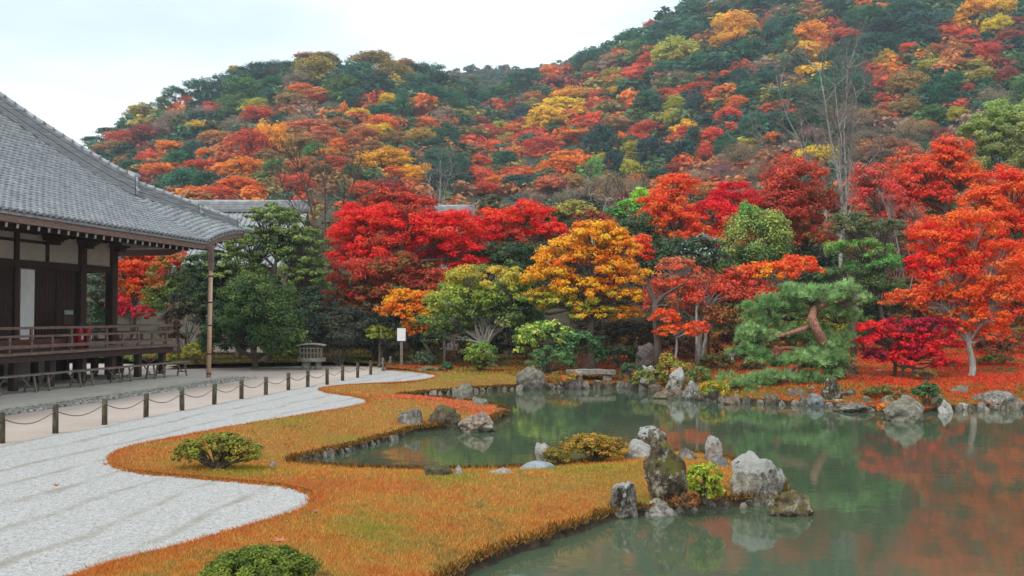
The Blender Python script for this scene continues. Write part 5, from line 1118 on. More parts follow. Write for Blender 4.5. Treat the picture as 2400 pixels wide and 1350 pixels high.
tree('bamboo_clump', 'feathery pale green bamboo grove at the right edge below the hill', 78, (2350, 700),
     [(2340, 290, 30, 45, [(126, 147, 79), (142, 159, 92)]), (2300, 320, 45, 40, [(117, 134, 71), (138, 147, 84)]), (2380, 330, 50, 60, [(126, 138, 75), (147, 151, 92)]), (2340, 380, 75, 40, [(105, 117, 67), (126, 130, 75)]), (2395, 280, 26, 36, [(134, 151, 84)])], leafpx=5, seed=31, trunk=.1, layered=0, dens=.9, upbias=.1)
tree('bamboo_clump', 'bright green bamboo tuft between the grey bare trees and the scarlet maple', 66, (1480, 700),
     [(1500, 470, 24, 22, [(120, 175, 60), (150, 190, 70)]), (1470, 495, 34, 22, [(90, 145, 65), (110, 160, 65)]), (1440, 515, 30, 20, [(70, 115, 70), (80, 130, 65)])], leafpx=6, seed=32, trunk=.06, layered=0)
tree('broadleaf_tree', 'dull olive-yellow tree above the scarlet maple crown', 64, (1340, 700), [(1345, 500, 50, 24, [(160, 150, 70), (135, 125, 75)]), (1385, 530, 60, 26, [(165, 70, 60), (150, 90, 65)]), (1300, 560, 60, 50, DG)], leafpx=6, seed=33, trunk=.1)
tree('maple_tree', 'small yellow-green maple in the shade left of the signpost', 44.5, (888, 862), [(905, 788, 42, 10, [(135, 140, 50), (110, 120, 48)]), (890, 775, 30, 8, [(120, 125, 48)])], leafpx=6, seed=34, trunk=.07, layered=1)
tree('evergreen_tree', 'dark evergreen backdrop behind the two big orange and crimson maples', 60, (1130, 700), [(1120, 700, 90, 110, DK + DG), (1300, 680, 90, 110, DK), (1000, 700, 80, 100, DK), (1480, 700, 90, 110, DK), (860, 720, 80, 80, DK)], leafpx=8, seed=35, trunk=.2, dens=.6)
tree('evergreen_tree', 'dark evergreen behind the thin pinkish maple and the pale green pine', 60, (1700, 700), [(1650, 680, 90, 100, DK + DG), (1830, 690, 90, 100, DG), (1980, 720, 90, 100, DG + DK)], leafpx=8, seed=36, trunk=.2, dens=.6)
tree('evergreen_tree', 'dark evergreen behind the scarlet maples at the right', 56, (2200, 700), [(2150, 600, 80, 90, DG + DK), (2250, 650, 100, 100, DG), (2380, 600, 90, 110, DG + RG)], leafpx=8, seed=37, trunk=.2, dens=.6)
for i, (x, pb, pt, Y, lab, bk) in enumerate([(2000, 850, 700, 40, 'dark reddish straight trunk left of the small crimson maple', 'bark'), (2097, 908, 830, 32.8, 'thin dark straight trunk beside the forked crimson maple', 'bark'), (1632, 862, 740, 40.5, 'slim pale trunk under the thin pinkish maple, left one of the pair', 'pale_bark'),
        (1660, 868, 750, 41.5, 'slim grey trunk under the thin pinkish maple, right one of the pair', 'bark'), (1540, 850, 730, 40, 'thick black trunk behind the boulder under the trees', 'bark'), (1040, 862, 800, 44, 'short slim trunk in the shade right of the small orange maple', 'pale_bark')]):
    a = PY(x, pb, Y); z0 = gz(a[0], Y); b = PY(x + rg.uniform(-8, 8), pt, Y); rt_ = empty('tree_trunk', (a[0], Y, z0), 0, **T(lab, 'tree trunk'))
    wd = {4: .16, 0: .13}.get(i, .06); mb = MB(); dz = b[2] - z0 + .5
    mb.tube([(0, 0, -.2), (.03, 0, dz * .4), (b[0] - a[0], 0, dz)], [wd * 1.2, wd, wd * .8], 8).build('trunk', M[bk], rt_, True)
    mb = MB(); rng = np.random.default_rng(i)
    for q in range(5): branch(mb, (b[0] - a[0], 0, dz * .9), (b[0] - a[0] + rng.normal() * .6, rng.normal() * .4, dz + rng.uniform(.2, .9)), wd * .5, wd * .15, rng)
    mb.build('limb', M[bk], rt_, True)

tree('maple_tree', 'rusty red maple filling the space between the slender umbrella pine and the tall scarlet maple', 51, (2160, 870), [(2150, 560, 60, 50, DR + RO), (2100, 600, 50, 40, DR + RG), (2200, 640, 60, 50, DR + RO), (2140, 660, 50, 40, RG)], leafpx=6, seed=41, trunk=.1, layered=.4)
tree('maple_tree', 'bright red maple crown high between the rust-brown maple and the bamboo', 58, (2060, 870), [(2060, 430, 50, 34, [(205, 70, 55), (190, 90, 70)]), (2130, 390, 50, 34, [(210, 90, 60), (170, 110, 80)]), (2100, 480, 60, 40, DR + RO), (2200, 430, 60, 40, RO + DR)], leafpx=6, seed=42, trunk=.1, layered=.4, dens=.85)
tree('evergreen_tree', 'olive-green evergreen filling behind the large rounded evergreen, left of the leafless grey tree', 50, (560, 862), [(540, 560, 40, 30, GR + DG), (560, 690, 80, 46, DG), (710, 650, 50, 50, GR + DG), (470, 700, 50, 50, DG)], leafpx=5.5, seed=43, trunk=.14, layered=.1, flat=.7)
tree('maple_tree', 'deep red maple filling behind the broad crimson maple', 53, (960, 862), [(880, 560, 80, 60, CR + DR), (1000, 590, 80, 60, DR + CR), (1080, 560, 60, 50, CR + DR), (930, 660, 110, 50, DR + RG)], leafpx=6, seed=44, trunk=.12, layered=.3)

# ---------------------------------------------------------------- the big shore pine, needle pads on a red leaning trunk
def needles(c, r, n, rng, ln, wd):
    """tufts of needles over the top of a pad"""
    d = unit(rng, n); d[:, 2] = np.abs(d[:, 2]) * np.where(rng.random(n) < .25, -.5, 1); rad = .45 + .72 * rng.random(n) ** .8
    ncc = max(3, n // 7); ci = rng.integers(0, ncc, n); t = c + d[ci] * rad[ci][:, None] * r + rng.normal(size=(n, 3)) * np.array([.085, .085, .05]); m = 14
    dr = d[:, None, :] * .55 + np.array([0, 0, .75]) + rng.normal(size=(n, m, 3)) * .55; dr /= np.linalg.norm(dr, axis=2)[..., None]
    tip = t[:, None, :] + dr * (ln * rng.uniform(.7, 1.3, (n, m, 1))); sd = np.cross(dr, rng.normal(size=(n, m, 3))); sd /= np.linalg.norm(sd, axis=2)[..., None]
    b0 = t[:, None, :] - sd * wd; b1 = t[:, None, :] + sd * wd
    V = np.stack([b0, b1, tip], 2).reshape(-1, 3); cl = np.repeat((rng.uniform(.6, 1.35, ncc)[ci] * rng.uniform(.85, 1.15, n))[:, None], m, 1)[..., None] * rng.uniform(.8, 1.2, (n, m, 1)); return V, cl.reshape(-1, 1), t
def pine(name, label, Y, base, pads, limbs, trunk, cols, props=(), seed=0, ln=.16, dens=1.0, bark='pine_bark'):
    rng = np.random.default_rng(seed); X = PY(base[0], 700, Y)[0]; z0 = gz(X, Y) - .1; o0 = np.array([X, Y, z0]); root = empty(name, (X, Y, z0), 0, **T(label, 'tree'))
    L3 = lambda x, y, dy=0: PY(x, y, Y + dy) - o0
    mb = MB(); tp = [L3(*p[:2], *(p[3:4])) for p in trunk]; mb.tube(tp, [p[2] * PXM(Y) for p in trunk], 10)
    mb.build('trunk', M[bark], root, True)
    mb = MB()
    for lb in limbs:
        pts_ = [L3(*p[:2], *(p[3:4])) for p in lb]; mb.tube(pts_, [p[2] * PXM(Y) for p in lb], 7)
    mb.build('limbs', M[bark], root, True)
    cl = LC(*cols)
    for i, pd in enumerate(pads):
        x, y, rx, ry = pd[:4]; dy = pd[4] if len(pd) > 4 else 0; k = PXM(Y + dy); c = L3(x, y, dy); r = np.array([rx * k, rx * k * .75, ry * k * 1.0])
        n = int(dens * rx * ry * .2); V, cf, t = needles(c, r, n, rng, ln, .012); base_c = np.array(cl[i % len(cl)])
        cc = np.repeat(np.clip(base_c * cf, 0, .8), 3, 0)
        link_mesh('needle_pad', np_mesh('needle_pad', V, tris=np.arange(len(V)).reshape(-1, 3), cols=cc), M['leaf'], root)
        mbt = MB()
        for q in t[::9]: branch(mbt, c - np.array([0, 0, r[2] * .6]), q, .02, .006, rng, 0, 4, 3)
        mbt.build('twigs', M['bark'], root)
    for (x, pt, pb) in props:
        a = PY(x, pb, Y - 1.2) - o0; b = PY(x, pt, Y - 1.2) - o0
        mbp = MB().tube([a - np.array([0, 0, .3]), b], [.07, .06], 9); mbp.build('prop_post', M['grey_wood'], root, True)
PG = [(122, 152, 96), (134, 162, 106), (108, 140, 86), (128, 156, 100)]
pine('pine_tree', 'big spreading shore pine with a leaning red trunk, propped by a post in the water', 33, (1960, 905),
     [(1900, 695, 95, 28), (1980, 700, 50, 32), (1810, 720, 60, 26), (1960, 740, 60, 30, .6), (1850, 738, 65, 24, .6), (1905, 850, 48, 20, -.9), (1945, 850, 44, 26, -.8), (1965, 800, 36, 22, -.2), (1785, 755, 45, 18), (1770, 790, 48, 26, -.3), (1760, 830, 48, 24, -.4), (1830, 785, 60, 22, .4), (1900, 790, 45, 26, .5), (1930, 830, 50, 26, -.3),
      (1810, 850, 55, 14, -.8), (1880, 845, 45, 16, -.8), (1745, 900, 62, 20, -1.2), (1820, 890, 66, 18, -1.3), (1900, 895, 60, 20, -1.1), (1780, 925, 66, 14, -1.5), (1700, 925, 34, 12, -1.5), (1950, 880, 26, 30, -.6)],
     [[(1908, 760, 7, -.3), (1880, 772, 6, -.9), (1820, 790, 4, -1.2)], [(1905, 735, 7), (1930, 715, 5), (1975, 705, 3)], [(1910, 735, 6), (1880, 712, 5), (1868, 705, 3)], [(1960, 850, 7), (1900, 855, 5, -.6), (1850, 866, 4, -.9), (1800, 885, 3, -1.2), (1740, 905, 2, -1.3)], [(1945, 830, 6), (1850, 815, 5), (1800, 820, 4), (1770, 815, 2)], [(1905, 740, 5), (1860, 735, 4), (1810, 745, 2)], [(1868, 866, 4, -.9), (1860, 885, 3, -1.1)]],
     [(1968, 910, 15, .3), (1950, 860, 13, .1), (1935, 815, 12, -.4), (1915, 775, 11, -.9), (1903, 745, 10, -.8), (1910, 715, 6)], PG, [(1851, 862, 950)], seed=3, ln=.17, dens=1.0)
# round pruned stub of the old pine
o = rock('sawn round red stump end of the old pine bough, among the needles', 1820, 808, 832, 30, 0, (150, 70, 60), 'round', .3, 0, .2, seed=77, name='bough_stump', Y=32.4); o['category'] = 'tree stump'

# ---------------------------------------------------------------- bare trees
def bare(label, Y, base, tops, r0, bark='pale_bark', seed=0, depth_=4, spread=.42, name='bare_tree', twig=M['grey_wood'], nsub=3):
    rng = np.random.default_rng(seed); X = PY(base[0], 700, Y)[0]; z0 = gz(X, Y) if Y < 110 else PY(base[0], base[1], Y)[2]; o0 = np.array([X, Y, z0]); root = empty(name, (X, Y, z0), 0, **T(label, 'tree'))
    mt, mtw = MB(), MB(); start = PY(base[0], base[1], Y) - o0
    def grow(p, d, L_, r, dep):
        q = p + d * L_; mid = (p + q) / 2 + rng.normal(size=3) * L_ * .05
        (mt if r > .025 else mtw).tube([p, mid, q], [r, r * .8, r * .62], 6 if r > .03 else 4, False)
        if dep == 0: return
        for _ in range(nsub if dep > 1 else nsub + 1):
            nd = d + rng.normal(size=3) * spread + np.array([0, 0, .18]); nd /= np.linalg.norm(nd); grow(q if rng.random() < .6 else p + (q - p) * rng.uniform(.4, .9), nd, L_ * rng.uniform(.55, .8), r * .58, dep - 1)
    for tx, ty, dr in tops:
        t = PY(tx, ty, Y + rng.uniform(-1, 1)) - o0; d = t - start; Ln = np.linalg.norm(d); path = [start + d * f + np.array([math.sin(f * 3 + seed) * .25 * Ln * .05, 0, 0]) + rng.normal(size=3) * Ln * .012 * (0 < f < 1) for f in np.linspace(0, 1, 6)]
        rs = np.linspace(r0 * dr * .8, r0 * dr * .2, 6); mt.tube(path, list(rs), 7, False)
        for i in range(2, 6):
            for _ in range(3 if i < 5 else 4):
                nd = d / Ln + rng.normal(size=3) * .55; nd[2] = abs(nd[2]); nd /= np.linalg.norm(nd); grow(path[i], nd, Ln * rng.uniform(.10, .19), max(rs[i] * .45, .03), depth_ - 1)
    mt.tube([(0, 0, -.3), start * .5, start], [r0 * 1.25, r0 * 1.1, r0], 8).build('trunk', M[bark], root, True); mtw.build('twigs', twig, root)
bare('tall bare tree with forked white trunks rising above the rust-brown maple', 62, (1975, 540), [(1925, 170, 1), (1960, 200, .7), (1990, 160, .8), (2010, 230, .6), (1965, 300, .5)], .15, seed=1)
bare('bare pale tree leaning left of the tall white-trunked one', 64, (1935, 500), [(1830, 215, .8), (1790, 330, .5), (1880, 300, .5)], .11, seed=2)
bare('bare grey-limbed tree forking right of the white trunk at maple height', 58, (1970, 560), [(2040, 380, .8), (2000, 400, .5)], .11, seed=3)
bare('leafless grey tree above the evergreen, in front of the long tiled roof', 54, (765, 600), [(700, 400, .8), (760, 380, .8), (830, 420, .6), (660, 440, .5)], .14, 'bark', seed=4, twig=M['bark'])
bare('leafless grey twiggy tree low on the hill beside the round orange tree', 70, (1390, 560), [(1330, 450, .8), (1380, 430, .8), (1430, 450, .7)], .12, 'pale_bark', seed=5, twig=M['bark'])
bare('leafless tree with pinkish twigs left of the scarlet maples on the right', 48, (2125, 720), [(2090, 520, .8), (2150, 540, .7), (2060, 560, .5)], .10, 'pale_bark', seed=6)
bare('bare grey thicket tree low in the middle of the hill', 74, (1500, 560), [(1450, 440, .8), (1510, 420, .8), (1560, 450, .7)], .10, 'bark', seed=7, twig=M['bark'])
bare('leafless pale tree against the dark evergreens above the gate roof', 80, (1025, 520), [(1035, 385, .9), (1000, 410, .6), (1060, 400, .6)], .11, 'pale_bark', seed=8)

# ================================================================ WOODED HILLS
sil = np.array([(-1200, 650), (-600, 560), (0, 440), (120, 385), (200, 345), (330, 278), (420, 245), (540, 190), (620, 170), (700, 150), (760, 135), (870, 140), (950, 152), (1040, 172), (1090, 205), (1140, 232), (1180, 228), (1240, 200), (1300, 168), (1400, 118), (1500, 75), (1560, 38), (1620, 4), (1750, -40), (2000, -110), (2400, -190), (3000, -260), (3600, -280)], float)
D1 = np.array([(-1200, 300), (0, 280), (760, 300), (1040, 330), (1140, 340), (1300, 350), (1600, 350), (2400, 330), (3600, 320)], float)
FOOT, D0 = 600, 92
def ridge(px): return float(np.interp(px, sil[:, 0], sil[:, 1])) + 22
for _i in range(0): pass
def hill_pt(px, py):
    pr = ridge(px); t = min(1, max(0, (FOOT - py) / (FOOT - pr))); D = D0 + (np.interp(px, D1[:, 0], D1[:, 1]) - D0) * t ** 1.15
    return PY(px, min(py, FOOT), D), t
def hill_mesh():
    cols_ = np.linspace(-1200, 3600, 130); ts = np.concatenate([np.linspace(0, 1, 34)]); V = []
    for px in cols_:
        pr = ridge(px); c = [np.array(PY(px, 740 - 10, 60)) * 1.0]; c[0][2] = .6
        f = PY(px, FOOT, D0)
        for t in ts:
            p, _ = hill_pt(px, FOOT + (pr - FOOT) * t); p = p + np.array([0, 0, mnoise.noise((px * .02, t * 9, 1.)) * 1.5]); c.append(p)
        e = c[-1]; rdir = np.array([e[0], e[1], 0]); rdir /= np.linalg.norm(rdir)
        for k in (1, 2, 3): c.append(e + rdir * 60 * k - np.array([0, 0, e[2] * .33 * k]))
        V.append(c)
    V = np.array(V); n, m = V.shape[:2]; q = [(i * m + j, (i + 1) * m + j, (i + 1) * m + j + 1, i * m + j + 1) for i in range(n - 1) for j in range(m - 1)]
    return link_mesh('hillside', np_mesh('hillside', V.reshape(-1, 3), quads=q, smooth=True), M['under'], kind='structure')
hill_mesh()
far_sil = np.array([(500, 330), (800, 230), (950, 190), (1040, 168), (1100, 158), (1180, 155), (1260, 150), (1330, 138), (1400, 112), (1480, 92), (1560, 75), (1700, 70), (2000, 80)], float)
cols_ = np.linspace(500, 2000, 50); V = []
for px in cols_:
    y = np.interp(px, far_sil[:, 0], far_sil[:, 1]) + 9; V += [PY(px, y + 260, 400), PY(px, y + 110, 460), PY(px, y, 540), PY(px, y, 540) + np.array([0, 120, -60])]
link_mesh('far_ridge', np_mesh('far_ridge', np.array(V), quads=[(i * 4 + j, (i + 1) * 4 + j, (i + 1) * 4 + j + 1, i * 4 + j + 1) for i in range(49) for j in range(3)], smooth=True), M['under'], kind='structure')

# crown prototypes, one mesh each for trunk and leaves; copies share the mesh and take their own colour
def proto(kind, seed):
    rng = np.random.default_rng(seed); P_, N_, S_, K_ = [], [], [], []
    if kind == 'maple':
        lobes = [((rng.uniform(-.35, .35), rng.uniform(-.2, .2), rng.uniform(-.35, .35)), (rng.uniform(.5, .75), .5, rng.uniform(.35, .55))) for _ in range(4)] + [((0, 0, -.1), (.9, .8, .75))]; fl, cl, ly, lf = .6, .24, .25, .08
    elif kind == 'dome':
        lobes = [((0, 0, 0), (.88, .85, .85)), ((rng.uniform(-.4, .4), 0, -.3), (.6, .6, .5)), ((rng.uniform(-.4, .4), -.2, .2), (.5, .5, .4))]; fl, cl, ly, lf = .75, .22, 0, .08
    elif kind == 'cone':
        lobes = [((0, 0, -.5), (.8, .7, .4)), ((0, 0, 0), (.6, .55, .45)), ((0, 0, .5), (.34, .34, .45))]; fl, cl, ly, lf = .5, .26, .5, .08
    else:
        lobes = [((0, 0, 0), (.9, .8, .85)), ((.2, 0, .2), (.6, .5, .5))]; fl, cl, ly, lf = .9, .3, 0, .05
    for c, r in lobes:
        p, n, s, k, cc = lobe_leaves(c, r, [(1, 1, 1), (1.05, .98, .95), (.86, .9, .95), (1.12, 1.12, 1.0)], rng, lf, .66 if kind != 'bare' else .4, cl, fl, ly, .5)
        P_.append(p); N_.append(n); S_.append(s); K_.append(k)
    P_ = np.vstack(P_); v, q, cv = leaf_mesh(P_, np.vstack(N_), np.concatenate(S_), np.vstack(K_), rng, .62 if kind != 'bare' else .3)
    mb = MB(); mb.tube([(0, 0, -1.6), (.03, 0, -.6), (0, 0, .3)], [.07, .055, .03], 6)
    for _ in range(7): branch(mb, (0, 0, -.5), rng.uniform(-.7, .7, 3) * np.array([1, 1, .8]), .03, .01, rng, .1, 4, 3)
    me = np_mesh(kind + '_crown', v, quads=q, cols=cv); me.materials.append(M['leaf']); tm = mb.mesh('trunk'); tm.materials.append(M['bark']); return me, tm
PR = {k: [proto(k, 50 + i) for i in range(5 if k in ('maple', 'dome') else 3)] for k in ('maple', 'dome', 'cone', 'bare')}
HC = {'G': ((50, 98, 74), 'dome', 'dark green', 'evergreen_tree'), 'g': ((84, 112, 62), 'dome', 'mid-green', 'broadleaf_tree'), 'V': ((110, 150, 70), 'dome', 'bright green', 'broadleaf_tree'),
      'O': ((228, 118, 40), 'maple', 'bright orange', 'maple_tree'), 'o': ((180, 112, 62), 'maple', 'dull orange', 'maple_tree'), 'R': ((194, 80, 46), 'maple', 'red', 'maple_tree'), 'K': ((148, 64, 50), 'maple', 'dark red', 'maple_tree'),
      'Y': ((228, 158, 32), 'maple', 'golden yellow', 'broadleaf_tree'), 'L': ((160, 142, 58), 'maple', 'olive-yellow', 'broadleaf_tree'), 'B': ((150, 112, 66), 'maple', 'olive-brown', 'broadleaf_tree'), 'M': ((142, 114, 98), 'bare', 'greyish brown', 'bare_tree'), 'D': ((44, 76, 70), 'dome', 'very dark green', 'evergreen_tree')}  # very dark green also paints the shade of the mid-hill hollow
H = []
def hl(s):
    for t in s.split(';'):
        t = t.strip()
        if t: x, y, a, b, c = t.split(','); H.append((float(x), float(y), float(a), float(b), c.strip()))
hl('''340,272,42,24,L; 382,262,38,24,g; 225,333,30,10,G; 270,315,40,12,G; 305,298,30,12,G; 437,240,15,18,O; 410,224,26,16,G; 465,216,38,22,G; 512,205,38,22,G; 565,188,42,22,G; 615,174,45,20,G; 662,168,40,18,G; 550,166,18,10,L; 570,217,46,28,g; 640,205,32,20,G;
600,185,40,20,D; 652,178,26,16,M; 700,195,38,22,M; 742,168,45,34,L; 760,140,34,16,B; 812,192,44,26,G; 720,134,28,12,K; 865,143,50,18,B; 910,165,38,20,L; 945,174,24,18,L; 960,184,20,13,O; 1005,178,42,22,G; 850,180,38,24,G; 885,202,36,22,D; 975,208,40,24,G; 948,150,24,10,o;
705,210,26,15,O; 735,224,34,14,o; 805,208,38,26,g; 832,235,28,22,G; 690,238,40,18,B; 738,233,30,7,R; 505,250,30,11,R; 540,258,36,24,g; 480,270,36,18,M; 592,248,36,18,L; 640,232,30,18,G; 612,278,44,22,R; 655,262,24,14,K; 660,284,24,14,G; 695,290,34,18,M;
400,295,44,28,M; 422,282,26,22,L; 345,312,36,20,K; 290,328,40,20,R; 262,348,44,18,B; 460,282,28,16,G; 482,299,36,14,Y; 560,302,42,18,M; 508,326,40,18,o; 634,328,36,38,Y; 690,303,44,14,O; 725,300,44,20,o; 715,336,40,24,B; 405,350,42,22,O; 455,360,28,24,G;
416,378,30,20,G; 355,372,34,16,R; 325,366,24,14,G; 318,395,34,16,G; 372,402,38,17,O; 498,366,34,17,O; 470,392,34,18,R; 585,345,42,42,R; 575,392,48,22,O; 630,372,30,20,B; 640,408,32,24,g; 432,425,46,22,G; 482,428,36,20,G; 355,418,24,11,K; 560,432,44,18,O; 600,452,40,13,O;
520,452,34,14,R; 455,448,30,12,O; 660,440,30,18,M; 704,392,40,24,o; 690,430,40,24,R; 780,300,44,20,o; 750,322,44,24,o; 915,240,24,14,Y; 890,249,14,7,R; 977,244,17,11,O; 992,264,28,15,K; 892,264,36,14,G; 838,270,24,13,Y; 806,258,11,18,O; 850,240,13,18,R; 945,250,22,26,G;
897,296,38,20,O; 885,308,30,16,Y; 998,296,38,18,O; 988,326,42,24,L; 930,330,34,20,B; 1078,272,22,15,L; 1058,286,16,11,Y; 1030,282,20,18,M; 1042,328,36,32,G; 1012,350,30,20,D; 788,345,28,18,O; 862,356,40,22,B; 853,318,34,20,o; 911,351,13,12,G; 790,385,36,17,R; 823,408,25,20,g;
820,330,30,18,o; 768,365,34,16,O; 740,360,30,20,g; 895,382,56,26,Y; 978,408,32,22,Y; 930,408,36,16,O; 957,378,28,18,G; 1030,386,44,30,G; 988,376,13,8,R; 1070,412,36,38,D; 1020,430,34,24,D; 760,405,40,20,B; 990,466,40,16,R; 905,440,44,22,K; 850,445,30,20,R;
1023,181,24,12,L; 1048,197,16,9,o; 1015,230,40,22,G; 1058,243,38,22,G; 1072,212,34,18,G; 1106,206,34,18,g; 1134,243,42,22,G; 1182,216,34,16,g; 1236,194,44,22,G; 1090,228,30,20,D; 1160,228,28,16,G; 1205,200,26,14,G;
1122,292,28,18,K; 1138,316,36,22,R; 1152,346,36,20,O; 1125,384,28,18,R; 1128,410,30,22,R; 1172,302,24,18,L; 1192,330,19,18,L; 1168,270,20,12,R; 1212,250,26,18,K; 1208,302,26,14,O; 1240,325,40,20,R; 1280,345,42,22,R; 1212,358,28,17,O; 1200,408,42,15,R; 1218,436,44,22,D; 1140,446,44,16,R; 1182,380,30,22,G; 1225,270,22,18,D; 1225,290,18,16,K; 1170,430,34,16,O;
1290,174,28,20,O; 1318,193,38,17,K; 1256,232,30,20,o; 1345,228,42,22,Y; 1325,256,44,22,Y; 1285,284,40,28,Y; 1375,150,36,22,G; 1385,172,24,14,G; 1440,182,30,18,L; 1380,186,18,11,R; 1493,180,26,15,R; 1534,186,26,14,O; 1408,224,28,14,R; 1447,218,30,10,Y; 1411,254,20,15,R; 1478,247,14,13,O; 1522,248,34,30,G;
1592,184,26,14,M; 1563,217,28,11,R; 1668,188,34,16,R; 1650,205,34,12,R; 1704,173,16,9,O; 1737,186,28,22,D; 1775,174,22,11,R; 1700,212,28,12,O; 1627,247,22,28,D; 1728,246,28,18,O; 1707,275,34,18,R; 1581,247,25,20,L; 1575,280,20,17,L; 1608,288,15,10,Y; 1523,307,42,20,R; 1500,325,26,14,R; 1597,318,25,20,R; 1597,337,20,9,O;
1447,293,34,18,B; 1392,280,22,20,R; 1362,317,46,14,O; 1268,343,44,18,R; 1405,345,46,38,D; 1353,359,15,9,O; 1455,335,18,22,O; 1482,357,26,26,L; 1479,396,22,24,L; 1440,390,26,30,D; 1529,357,42,28,D; 1595,364,36,28,D; 1625,330,22,26,D; 1666,323,34,22,R; 1652,357,20,20,R; 1756,335,20,10,L; 1729,372,44,32,M; 1700,345,28,22,G;
1312,395,52,22,O; 1292,438,46,24,o; 1345,425,30,18,B; 1394,404,22,26,V; 1405,374,14,14,L; 1537,418,36,17,G; 1574,430,38,19,O; 1420,445,50,30,M; 1478,450,44,30,M; 1625,425,42,20,M; 1590,400,40,16,K; 1228,403,22,12,R; 1350,470,50,22,M; 1250,470,40,20,M; 1520,470,50,24,B; 1690,410,42,22,M; 1660,450,40,20,o;
1584,122,52,30,L; 1725,64,40,28,Y; 1716,96,46,18,Y; 1712,126,44,18,D; 1898,90,38,32,Y; 1968,88,40,17,R; 1698,16,44,14,o; 1664,44,14,13,o; 1522,62,18,13,o; 1646,113,16,8,R; 1773,36,32,9,R; 1796,56,17,18,R; 1942,42,30,13,L; 1827,29,24,12,M; 1804,142,18,11,L; 1896,167,28,11,Y; 1829,160,30,14,M; 1800,190,42,18,G; 1864,231,36,22,G;
1811,228,14,12,L; 1851,267,22,10,R; 1562,70,40,18,G; 1622,74,32,18,G; 1544,98,40,18,G; 1622,24,34,15,G; 1778,13,32,12,G; 1855,13,36,12,G; 1905,8,24,9,o; 1638,96,18,14,o; 1811,75,22,28,G; 1860,60,30,20,G; 1690,150,40,16,G; 1640,150,40,18,G; 1555,165,34,16,G; 1500,120,34,20,g; 1460,140,34,18,o; 1430,150,26,16,M; 1530,140,34,14,R; 1480,95,34,18,G;
2017,9,22,9,R; 2083,20,13,13,O; 2161,24,12,8,Y; 2283,28,32,24,Y; 2341,20,30,28,Y; 2334,62,26,20,Y; 2314,124,32,22,R; 2270,84,22,14,R; 2212,91,22,10,R; 2194,118,22,14,o; 2243,122,30,15,o; 2241,153,24,12,o; 2385,55,22,16,K; 2372,90,36,20,K; 2132,114,22,16,R; 2132,142,22,11,O; 2074,142,24,22,L; 2184,155,30,18,L; 2299,182,32,18,L;
2265,182,14,11,R; 2357,178,26,22,K; 2268,209,17,12,R; 2063,189,14,9,R; 2128,200,44,34,B; 1994,180,50,36,G; 1996,225,52,36,G; 2232,198,32,22,G; 2083,255,28,14,R; 2328,230,36,20,M; 2194,273,40,14,g; 2250,273,26,22,L; 2094,75,58,26,D; 2172,58,50,26,G; 2030,46,48,22,G; 2394,20,26,18,G; 2385,150,24,20,g; 2390,215,26,22,g; 2120,30,44,20,G; 2160,90,44,22,D; 1960,20,40,18,G; 2060,105,44,22,G; 2040,278,40,22,B; 2230,15,30,16,G;
1812,331,28,17,O; 1804,362,28,12,o; 1912,366,38,24,Y; 1766,300,38,24,G; 1900,290,44,28,G; 1820,290,40,24,G; 2075,355,66,24,B; 1994,290,46,34,M; 2183,266,30,14,g; 2170,300,26,14,o; 2130,310,50,24,M; 1960,140,40,20,G; 1920,215,40,26,G; 1760,120,36,22,G; 1850,110,32,24,G; 1750,225,30,20,G; 2180,225,40,22,G; 2120,255,36,22,B; 2290,310,40,24,M; 1780,410,40,22,M; 2020,330,40,20,M; 2300,150,24,14,L; 1990,120,40,20,G; 1900,320,40,20,M; 1860,395,40,20,R; 2240,330,36,20,K''')
LM = [(300, 420, 'the temple ridge end'), (760, 125, "the left hill's top"), (1110, 240, 'the saddle between hills'), (1310, 262, 'the great golden mid-hill tree'), (1722, 80, 'the high golden tree by the skyline'), (2310, 45, 'the top-right golden trees'), (1994, 195, 'the big dark-green dome'),
      (1312, 398, 'the round orange tree at centre'), (900, 384, 'the golden tree over crimson maples'), (1405, 345, 'the shaded mid-hill hollow'), (2340, 305, 'the pale bamboo grove'), (634, 328, 'the pale yellow left-hill tree'), (437, 240, 'the small orange left-skyline tree'), (1690, 185, 'the scarlet right-hill cluster'), (1900, 90, 'the orange-gold upper-right tree'), (1840, 330, 'the bare white trunks'), (1030, 386, 'the dark green dome above the gate roof')]
from collections import defaultdict
buck = defaultdict(list)
for i, (x, y, a, b, c) in enumerate(H):
    d = sorted((math.hypot(x - l[0], y - l[1]), l) for l in LM); l = d[0][1]; dx, dy = x - l[0], y - l[1]; r = d[0][0]
    if r < 24: rel = 'at'
    else:
        an = math.degrees(math.atan2(-dy, dx)) % 360; rel = ['right of', 'upper right of', 'above', 'upper left of', 'left of', 'lower left of', 'below', 'lower right of'][int(((an + 22.5) % 360) // 45)]
    buck[(HC[c][2], rel, l[2])].append((r, i))
hlab = {}
ordw = ['', 'second ', 'third ', 'fourth ', 'fifth ', 'sixth ', 'seventh ', 'eighth ']
for (cn, rel, lm), L_ in buck.items():
    L_.sort()
    for q, (r, i) in enumerate(L_):
        kd = HC[H[i][4]][3].replace('_', ' ').replace('bare tree', 'thin-leaved tree').replace('broadleaf tree', 'tree')
        pre = ('' if len(L_) == 1 else ('nearest ' if q == 0 else ordw[q] + 'nearest '))
        hlab[i] = f'{pre}{cn} {kd} {rel} {lm}'
rg = random.Random(17); HZ = .0
order = sorted(range(len(H)), key=lambda i: -(H[i][2] * H[i][3])); indiv = set(order[:330])
rest_v, rest_q, rest_c, off = [], [], [], 0
def crown_xform(px, py, rx, ry):
    p, t = hill_pt(px, py + ry * .85); D = p[1]; k = D / FOC; c = PY(px, py, D); return c, rx * k * 1.4, ry * k * 1.72
